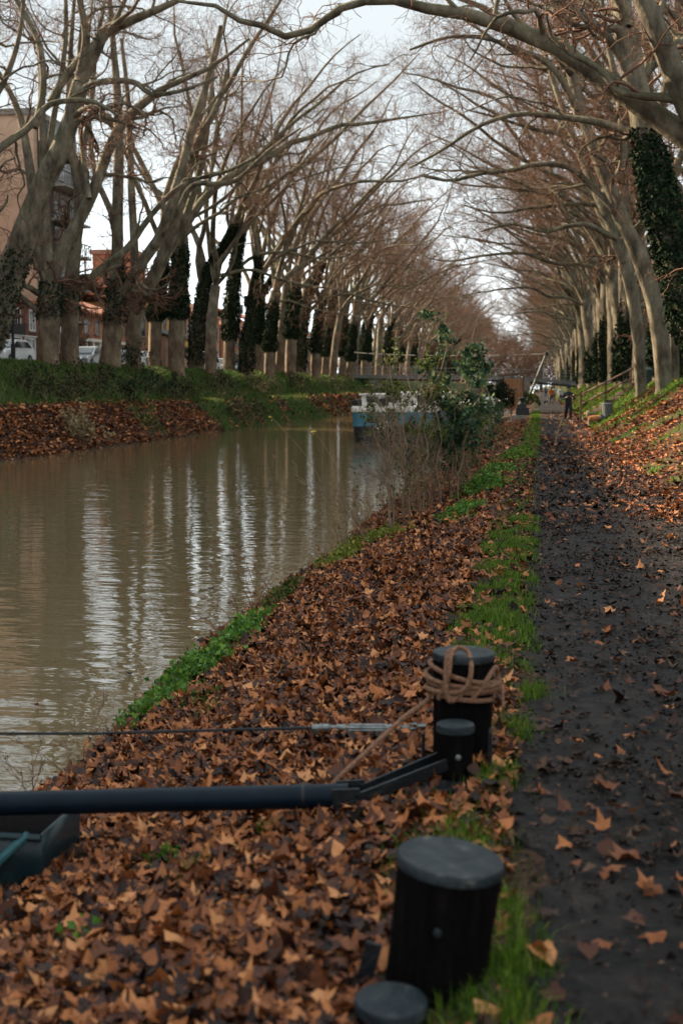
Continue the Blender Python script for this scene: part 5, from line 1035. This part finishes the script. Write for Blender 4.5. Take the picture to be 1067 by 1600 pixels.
W_ = [(-2.98, 9.6, 130, (.16, .30), .16, 'nettle', .055, 'bright green nettle patch at the water edge, nearest of the row'), (-2.93, 10.7, 170, (.14, .45), .20, 'nettle', .06, 'broad leafy nettle patch beside the water, second of the row'), (-2.85, 12.0, 150, (.14, .40), .20, 'nettle', .06, 'leafy nettle patch below the thin red stems'), (-2.98, 14.6, 120, (.10, .6), .16, 'olive', .06, 'low dull green weeds along the water edge before the bend branch'),
      (-2.55, 19.0, 200, (.28, .6), .22, 'yellowweed', .06, 'yellow green weed clump at the foot of the nearest sapling'), (-2.75, 17.4, 120, (.16, .5), .16, 'yellowweed', .06, 'small yellowish clump of weeds by the water, left of the saplings'), (-1.05, 23.5, 260, (.22, .55), .30, 'nettle', .065, 'vivid green bushy weed clump beside the thicket'), (-1.15, 19.2, 170, (.18, .40), .15, 'nettle', .055, 'flat green weed clump in the leaves below the bushy one'),
      (-.95, 27.5, 160, (.2, .7), .22, 'nettle', .07, 'green weeds at the edge of the thicket, farther along'), (-.6, 33, 160, (.2, 1.2), .22, 'grass', .08, 'grassy green clump between thicket and path'), (-1.5, 5.0, 12, (.03, .05), .07, 'nettle', .05, 'tiny green seedling poking through leaves near the lower left'), (-2.45, 9.0, 40, (.1, .12), .08, 'olive', .045, 'small moss green clump among the leaves near the cable'), (-1.62, 4.3, 9, (.03, .05), .06, 'nettle', .045, 'tiny pair of green leaves at the bottom left among brown leaves')]
for j, (x, y, n, sp, h, mt, ls, lb_) in enumerate(W_): weed('weed_clump', lb_, 'weeds', x, y, n, sp, h, mt, ls, GW, 700 + j)
# bramble bushes on the far bank
GBr = 'bramble bushes on the opposite bank'
def bramble(x, y, s, mat, lb_, seed, n=520):
    rg = np.random.default_rng(seed); return shrub('bramble_bush', lb_, 'bush', (x, y), [(rg.normal(0, .6 * s), rg.normal(0, 1.0 * s), rg.uniform(.7, 1.6) * s, rg.normal(.1, .5), rg.normal(0, .5), .012) for k in range(13)], mat, n, .16, rg, GBr, n=(4, 4, 2), lens=((.3, .9), (.2, .5), (.1, .25)), wig=.22)
for j, (xp, yp, X, s_, mt, lb_) in enumerate(((60, 600, -22.0, .8, 'bramble', 'dark bramble bush at the far left below the second trunk'), (118, 606, -21.6, .9, 'bramble', 'dark tangled bramble below the third trunk'), (150, 600, -22.2, 1.0, 'bramble', 'brown bramble below the silver car'), (200, 608, -21.2, 0.9, 'ivy', 'dark green bush below the low forked tree'), (213, 560, -24.4, .9, 'ivy', 'ivy bush at the foot of the low forked tree'), (250, 600, -21.8, 0.9, 'ivy', 'tall dark bush below the sunlit ivied trunk'), (288, 612, -20.9, .8, 'bramble', 'dark bush above the grassy lower slope'),
                                                          (352, 600, -22, 1.0, 'bramble', 'low bramble below the second white car'), (408, 604, -21.5, 1.1, 'bramble', 'brown bare bush in the middle of the far slope'), (470, 600, -22, 1.3, 'bramble', 'reddish brown bush on the far slope near the barge'), (395, 640, -19.0, .8, 'bramble', 'dark overhanging bush at the far waterline'), (372, 645, -18.9, .8, 'bramble', 'olive tuft overhanging the far waterline'), (128, 690, -18.9, .5, 'straw', 'pale dry tuft near the far waterline'), (525, 606, -21.5, 1.5, 'bramble', 'brown bush at the far bank left of the barge'))):
    p = atx(xp, yp, X); bramble(X, float(p[1]), s_, mt, lb_, 900 + j)
# street trees, slim and bare, across the road
for j, (xp, X, h) in enumerate(((128, -36.5, 5.2), (92, -36.5, 5.0))):
    p = atx(xp, 560, X); shrub('street_tree', ('slim dark bare street tree in front of the orange brick building', 'bare street tree in front of the tower foot')[j], 'tree', (X, float(p[1])), [(0, 0, h, .2, .2, .09), (0, 0, h * .8, .7, .9, .05), (0, 0, h * .85, -.6, -.8, .05)], None, 0, .1, rg, None, n=(8, 6, 4), lens=((.8, 1.8), (.4, .9), (.2, .5)), stemmat='twig')
# ------------------------------------------------------------------ people and dogs: one continuous skinned body each
def skinned(name, J, E_, root_key, mats, pick_, parent, sub=2, scale=1.0):
    keys = list(J); me = bpy.data.meshes.new(name); me.from_pydata([tuple(c * scale for c in J[k][:3]) for k in keys], [(keys.index(a), keys.index(b)) for a, b in E_], [])
    o = bpy.data.objects.new(name, me); COL.objects.link(o); o.modifiers.new('skin', 'SKIN'); o.modifiers['skin'].use_smooth_shade = True
    for i, k in enumerate(keys):
        r = J[k][3]; r = (r, r) if np.isscalar(r) else r; me.skin_vertices[0].data[i].radius = (r[0] * scale, r[1] * scale); me.skin_vertices[0].data[i].use_root = (k == root_key)
    m_ = o.modifiers.new('sub', 'SUBSURF'); m_.levels = sub; m_.render_levels = sub
    bpy.context.view_layer.update(); dg = bpy.context.evaluated_depsgraph_get(); nm = bpy.data.meshes.new_from_object(o.evaluated_get(dg)); bpy.data.objects.remove(o)
    nm.materials.clear()
    for m__ in mats: nm.materials.append(m__)
    for p in nm.polygons: p.material_index = pick_(p.center, p.normal); p.use_smooth = True
    nm.name = name; return link(name, nm, parent)
def cloth(n, a, b): return mat_noise(n, [(0.3, a), (0.7, b)], 14.0, 0.85, bump=0.3)
M['navy'] = cloth('navy_cloth', (.008, .010, .018), (.016, .02, .034)); M['trousers'] = cloth('dark_track_cloth', (.008, .011, .016), (.018, .024, .034)); M['skin'] = cloth('skin', (.30, .17, .12), (.38, .23, .165))
M['orange_coat'] = cloth('rust_orange_cloth', (.30, .085, .02), (.45, .14, .035)); M['pale_coat'] = cloth('pale_grey_cloth', (.36, .38, .4), (.5, .52, .54)); M['hair'] = cloth('dark_hair', (.012, .008, .006), (.03, .02, .015)); M['shoe'] = cloth('pale_shoe', (.3, .3, .32), (.45, .45, .47)); M['bluegrey'] = cloth('blue_grey_cloth', (.03, .04, .07), (.06, .075, .11))
def person(loc, rz, label, top, legs, arms, hat, h=1.72, stride=.10, group=None, shoe='black', bulk=1.16):
    o = empty('person', loc, label, 'person', group, rz); s = h / 1.75
    # faces -Y in its own frame
    J = {'pelvis': (0, 0, .95, (.155, .12)), 'waist': (0, -.005, 1.10, (.145, .11)), 'chest': (0, 0, 1.30, (.18, .125)), 'upper': (0, .01, 1.43, (.15, .10)), 'neck': (0, 0, 1.51, (.058, .058)), 'jaw': (0, -.02, 1.575, (.068, .075)), 'head': (0, -.015, 1.655, (.078, .096)), 'crown': (0, -.005, 1.735, (.06, .075))}
    E_ = [('pelvis', 'waist'), ('waist', 'chest'), ('chest', 'upper'), ('upper', 'neck'), ('neck', 'jaw'), ('jaw', 'head'), ('head', 'crown')]
    J['nose'] = (0, -.115, 1.625, .014); E_.append(('head', 'nose'))
    for sd, sx in (('l', 1), ('r', -1)):
        f = stride * sx
        J[sd + 'hip'] = (.095 * sx, 0, .90, .108); J[sd + 'knee'] = (.105 * sx, -f * .8 - .03, .50, (.068, .072)); J[sd + 'calf'] = (.107 * sx, -f * .9 + .02, .34, (.06, .062)); J[sd + 'ank'] = (.11 * sx, -f * 1.1 + (.06 if f < 0 else 0), .09 + (.05 if f < 0 else 0), .045); J[sd + 'toe'] = (.125 * sx, -f * 1.1 - .15 + (.06 if f < 0 else 0), .035, (.042, .03))
        E_ += [('pelvis', sd + 'hip'), (sd + 'hip', sd + 'knee'), (sd + 'knee', sd + 'calf'), (sd + 'calf', sd + 'ank'), (sd + 'ank', sd + 'toe')]
        a = arms[0 if sx > 0 else 1]; J[sd + 'sho'] = (.195 * sx, .01, 1.40, .072)
        for q, key, r in ((0, 'elb', .05), (1, 'wri', .034)): J[sd + key] = (a[q][0] * sx, a[q][1], a[q][2], r)
        e, w_ = np.array(J[sd + 'elb'][:3]), np.array(J[sd + 'wri'][:3]); d = (w_ - e) / np.linalg.norm(w_ - e); hp = w_ + d * .07; J[sd + 'palm'] = (*hp, (.036, .022))
        E_ += [('upper', sd + 'sho'), (sd + 'sho', sd + 'elb'), (sd + 'elb', sd + 'wri'), (sd + 'wri', sd + 'palm')]
        side = np.cross(d, (0, -1, 0)); side = side / max(1e-6, np.linalg.norm(side)); cu = np.cross(side, d)
        for q, (of, ln) in enumerate(((-.027, .062), (-.009, .072), (.009, .068), (.027, .052))):
            b_ = hp + d * .035 + side * of; t_ = b_ + d * ln * .55 + cu * ln * .2; u_ = t_ + d * ln * .2 + cu * ln * .5; J[f'{sd}f{q}'] = (*b_, .0095); J[f'{sd}g{q}'] = (*t_, .0085); J[f'{sd}h{q}'] = (*u_, .0075); E_ += [(sd + 'palm', f'{sd}f{q}'), (f'{sd}f{q}', f'{sd}g{q}'), (f'{sd}g{q}', f'{sd}h{q}')]
        tb_ = hp - side * .04 + d * .0; J[sd + 'th'] = (*tb_, .011); tc_ = tb_ + d * .035 - side * .012 + cu * .02; J[sd + 'ti'] = (*tc_, .009); E_ += [(sd + 'palm', sd + 'th'), (sd + 'th', sd + 'ti')]
    for k_ in ('pelvis', 'waist', 'chest', 'upper', 'lhip', 'rhip', 'lknee', 'rknee', 'lcalf', 'rcalf', 'lsho', 'rsho', 'lelb', 'relb'): J[k_] = (*J[k_][:3], tuple(np.array(J[k_][3]) * bulk) if not np.isscalar(J[k_][3]) else J[k_][3] * bulk)
    wr = [np.array(J[k + 'wri'][:3]) * s for k in 'lr']
    def pk(c, n_):
        if c.z > 1.525 * s: return 0
        if min((Vector(w_) - c).length for w_ in wr) < .16 * s and any((Vector(np.array(J[k + 'elb'][:3]) * s) - c).length > (np.linalg.norm(np.array(J[k + 'elb'][:3]) - np.array(J[k + 'wri'][:3])) + .005) * s and (Vector(np.array(J[k + 'wri'][:3]) * s) - c).length < .16 * s for k in 'lr'): return 0
        if c.z < .085 * s: return 3
        return 1 if c.z > .93 * s else 2
    skinned('body', J, E_, 'pelvis', [M['skin'], M[top], M[legs], M[shoe]], pk, o, 2, s)
    ey = MB()
    for sx in (-1, 1): ey.ball((.03 * sx * s, -.098 * s, 1.65 * s), .011 * s, 8)
    ey.build('eyes', M['black'], o, True); MB().box((0, -.096 * s, 1.578 * s), (.045 * s, .02 * s, .012 * s)).build('mouth', M['rust'], o)
    if hat: MB().lathe([(.098 * s, 1.675 * s), (.108 * s, 1.68 * s), (.106 * s, 1.72 * s), (.085 * s, 1.775 * s), (.03 * s, 1.80 * s)], (0, -.005, 0), 16).build('beanie', M['navy'], o, True)
    else: MB().ball((0, .015 * s, 1.69 * s), .105 * s, 14, (.95, 1, .95)).ball((0, .07 * s, 1.60 * s), .075 * s, 10, (1.1, .8, 1.5)).build('hair', M['hair'], o, True)
    return o
jp = atz(887, 660, 0.0)
ARM_RUN = (((.30, .06, 1.13), (.20, -.20, 1.19)), ((.30, .03, 1.13), (.14, -.22, 1.22)))
ARM_DN = (((.27, .03, 1.13), (.26, -.06, .89)), ((.27, .02, 1.13), (.26, -.02, .88)))
person((float(jp[0]), float(jp[1]), 0.015), 0.05, 'jogger in dark navy jacket, trousers and cap, forearms raised, running towards the camera', 'navy', 'trousers', ARM_RUN, True, 1.72, .12, shoe='shoe')
person((1.0, 125, .02), PI, 'distant walker in a rust orange coat following a small dog', 'orange_coat', 'black', ARM_DN, False, 1.68, .14)
p = atz(848, 609.2, .02); person((.75, 215, .02), PI, 'farthest walker, a tiny dark blue figure where the path vanishes', 'bluegrey', 'trousers', ARM_DN, False, 1.75, .12)
person((1.95, 132, float(gz(1.95, 132))), .4, 'distant person in pale grey jacket standing right of the orange coat', 'pale_coat', 'bluegrey', ARM_DN, False, 1.7, .03)
person((1.45, 150, .02), PI - .1, 'distant walker in a light grey coat, behind the orange coated one', 'pale_coat', 'trousers', ARM_DN, False, 1.72, .12)
def fur(n, a, b): return mat_noise(n, [(0.3, a), (0.7, b)], 18.0, .9, bump=1.0, bscale=40)
M['fur_o'] = fur('ginger_fur', (.26, .10, .035), (.48, .22, .09)); M['fur_c'] = fur('cream_fur', (.45, .36, .26), (.62, .53, .42)); M['fur_d'] = fur('dark_fur', (.012, .01, .009), (.04, .032, .026)); M['fur_g'] = fur('grey_fur', (.08, .09, .10), (.18, .19, .2))
def dog(loc, rz, label, h, main, second, third, fluffy):
    o = empty('dog', loc, label, 'dog', None, rz); s = h / .5; F = 1.25 if fluffy else .85       # faces +X, sniffing the ground
    J = {'belly': (-.02, 0, .37, .10 * F), 'rump': (-.22, 0, .39, .095 * F), 'chest': (.17, 0, .37, .115 * F), 'neck': (.29, 0, .40, .075 * F), 'skull': (.385, 0, .37, .066 * F), 'muz': (.475, 0, .315, .032), 'nose': (.515, 0, .295, .02),
         't0': (-.31, 0, .43, .035 * F), 't1': (-.37, 0, .54, .055 * F), 't2': (-.33, 0, .64, .06 * F), 't3': (-.26, 0, .66, .03 * F)}
    E_ = [('belly', 'rump'), ('belly', 'chest'), ('chest', 'neck'), ('neck', 'skull'), ('skull', 'muz'), ('muz', 'nose'), ('rump', 't0'), ('t0', 't1'), ('t1', 't2'), ('t2', 't3')]
    for sd, sy in (('l', 1), ('r', -1)):
        f = .05 * sy
        J[sd + 'ear'] = (.36, .06 * sy, .45, .02); J[sd + 'eat'] = (.355, .07 * sy, .49, .008); E_ += [('skull', sd + 'ear'), (sd + 'ear', sd + 'eat')]
        J[sd + 'sh'] = (.19, .075 * sy, .29, .05 * F); J[sd + 'wr'] = (.19 + f, .075 * sy, .14, .03 * F); J[sd + 'pw'] = (.20 + f, .075 * sy, .03, .026 * F); J[sd + 'pt'] = (.24 + f, .075 * sy, .018, .02)
        J[sd + 'st'] = (-.20, .075 * sy, .27, .065 * F); J[sd + 'hk'] = (-.29 - f, .075 * sy, .155, .03 * F); J[sd + 'hp'] = (-.27 - f, .075 * sy, .03, .024 * F); J[sd + 'ht'] = (-.23 - f, .075 * sy, .018, .02)
        E_ += [('chest', sd + 'sh'), (sd + 'sh', sd + 'wr'), (sd + 'wr', sd + 'pw'), (sd + 'pw', sd + 'pt'), ('rump', sd + 'st'), (sd + 'st', sd + 'hk'), (sd + 'hk', sd + 'hp'), (sd + 'hp', sd + 'ht')]
    def pk(c, n_):
        if c.z < .15 * s or (c.x < -.25 * s and (c.z > .5 * s or c.z < .34 * s)): return 1
        if c.x > .24 * s: return 2
        return 0
    b_ = skinned('body', J, E_, 'belly', [M[main], M[second], M[third]], pk, o, 2, s)
    if fluffy:
        rg = np.random.default_rng(3); vv = np.array([v.co[:] for v in b_.data.vertices]); vn = np.array([v.normal[:] for v in b_.data.vertices]); sel = np.where(vv[:, 2] > .12 * s)[0]
        k = rg.choice(sel, 1500); P = vv[k]; d = norm(vn[k] * .6 + np.array([-.7, 0, -.5]) * .5 + rg.normal(0, .25, (1500, 3))); sd_ = norm(np.cross(d, rg.normal(size=(1500, 3)))) * .006
        V = np.stack([P - sd_, P + sd_, P + d * .05 * rg.uniform(.5, 1.3, (1500, 1))], 1).reshape(-1, 3); ce = P
        fm = np.where((ce[:, 0] < -.25 * s) & ((ce[:, 2] > .5 * s) | (ce[:, 2] < .34 * s)), 1, np.where(ce[:, 0] > .24 * s, 2, 0)); me = mesh_np('coat', V, None, np.arange(4500).reshape(-1, 3))
        for q in (main, second, third): me.materials.append(M[q])
        me.polygons.foreach_set('material_index', fm.astype(np.int32)); link('coat', me, o)
    MB().ball((.52 * s, 0, .30 * s), .018 * s, 8).build('nose', M['black'], o, True)
    return o
dp = aty(930, 656, 54.3)
dog((2.22, 54.3, float(gz(2.22, 54.3)) + .01), -.35, 'fluffy ginger dog with raised cream tail sniffing beside the litter bin', .46, 'fur_o', 'fur_c', 'fur_g', True)
dog((.45, 116, .02), PI / 2 + .3, 'small dark dog with pale legs on the path ahead of the orange coat', .5, 'fur_d', 'fur_c', 'fur_d', False)
# ------------------------------------------------------------------ light and sky
w = bpy.data.worlds.new('World'); S.world = w; w.use_nodes = True
nt = w.node_tree; L = nt.links.new; bg = nt.nodes['Background']
SUN_EL, SUN_AZ = math.radians(27), math.atan2(-0.93, 0.30)    # azimuth measured from +Y towards +X
sky = nt.nodes.new('ShaderNodeTexSky'); sky.sky_type = 'NISHITA'; sky.sun_disc = False; sky.sun_elevation = SUN_EL; sky.sun_rotation = SUN_AZ
sky.air_density = 1.0; sky.dust_density = 1.5; sky.ozone_density = 1.2
hs = nt.nodes.new('ShaderNodeHueSaturation'); hs.inputs['Saturation'].default_value = 0.30; L(sky.outputs['Color'], hs.inputs['Color'])
tc = nt.nodes.new('ShaderNodeTexCoord'); mp = nt.nodes.new('ShaderNodeMapping'); mp.inputs['Scale'].default_value = (1, 1, 2.2); L(tc.outputs['Generated'], mp.inputs['Vector'])
n = nt.nodes.new('ShaderNodeTexNoise'); n.inputs['Scale'].default_value = 3.0; n.inputs['Detail'].default_value = 6.0; L(mp.outputs['Vector'], n.inputs['Vector'])
mr = nt.nodes.new('ShaderNodeMapRange'); mr.inputs['From Min'].default_value = 0.3; mr.inputs['From Max'].default_value = 0.7; mr.inputs['To Min'].default_value = 0.72; mr.inputs['To Max'].default_value = 0.97; L(n.outputs['Fac'], mr.inputs['Value'])
mx = nt.nodes.new('ShaderNodeMixRGB'); L(mr.outputs['Result'], mx.inputs['Fac']); L(hs.outputs['Color'], mx.inputs['Color1']); mx.inputs['Color2'].default_value = (5.3, 5.8, 5.95, 1)
sx = nt.nodes.new('ShaderNodeSeparateXYZ'); L(tc.outputs['Generated'], sx.inputs['Vector'])          # thin cloud, brighter overhead
mz = nt.nodes.new('ShaderNodeMapRange'); mz.inputs['From Min'].default_value = 0.25; mz.inputs['From Max'].default_value = 0.95; mz.inputs['To Min'].default_value = 1.0; mz.inputs['To Max'].default_value = 1.7; L(sx.outputs['Z'], mz.inputs['Value'])
ml = nt.nodes.new('ShaderNodeMapRange'); ml.inputs['From Min'].default_value = 0.06; ml.inputs['From Max'].default_value = 0.21; ml.inputs['To Min'].default_value = 2.15; ml.inputs['To Max'].default_value = 1.0; L(sx.outputs['Z'], ml.inputs['Value'])
mm = nt.nodes.new('ShaderNodeMath'); mm.operation = 'MULTIPLY'; L(mz.outputs['Result'], mm.inputs[0]); L(ml.outputs['Result'], mm.inputs[1])
vm = nt.nodes.new('ShaderNodeVectorMath'); vm.operation = 'SCALE'; L(mx.outputs['Color'], vm.inputs[0]); L(mm.outputs['Value'], vm.inputs['Scale'])
L(vm.outputs['Vector'], bg.inputs['Color']); bg.inputs['Strength'].default_value = 0.05
sd = bpy.data.lights.new('sun', 'SUN'); sd.energy = 5.0; sd.angle = math.radians(0.5); sd.color = (1.0, 0.80, 0.56)
so = bpy.data.objects.new('sun', sd); COL.objects.link(so)
dirv = Vector((math.sin(SUN_AZ) * math.cos(SUN_EL), math.cos(SUN_AZ) * math.cos(SUN_EL), math.sin(SUN_EL)))
so.rotation_euler = dirv.to_track_quat('Z', 'Y').to_euler(); so.location = (-60, 20, 60)
S.view_settings.view_transform = 'Standard'; S.view_settings.look = 'None'; S.view_settings.exposure = 1.74; S.view_settings.gamma = 1.0
S.cycles.max_bounces = 5; S.cycles.diffuse_bounces = 2; S.cycles.glossy_bounces = 2; S.cycles.transmission_bounces = 2; S.cycles.transparent_max_bounces = 4
S.cycles.use_adaptive_sampling = True; S.cycles.adaptive_threshold = 0.015; S.cycles.use_denoising = True
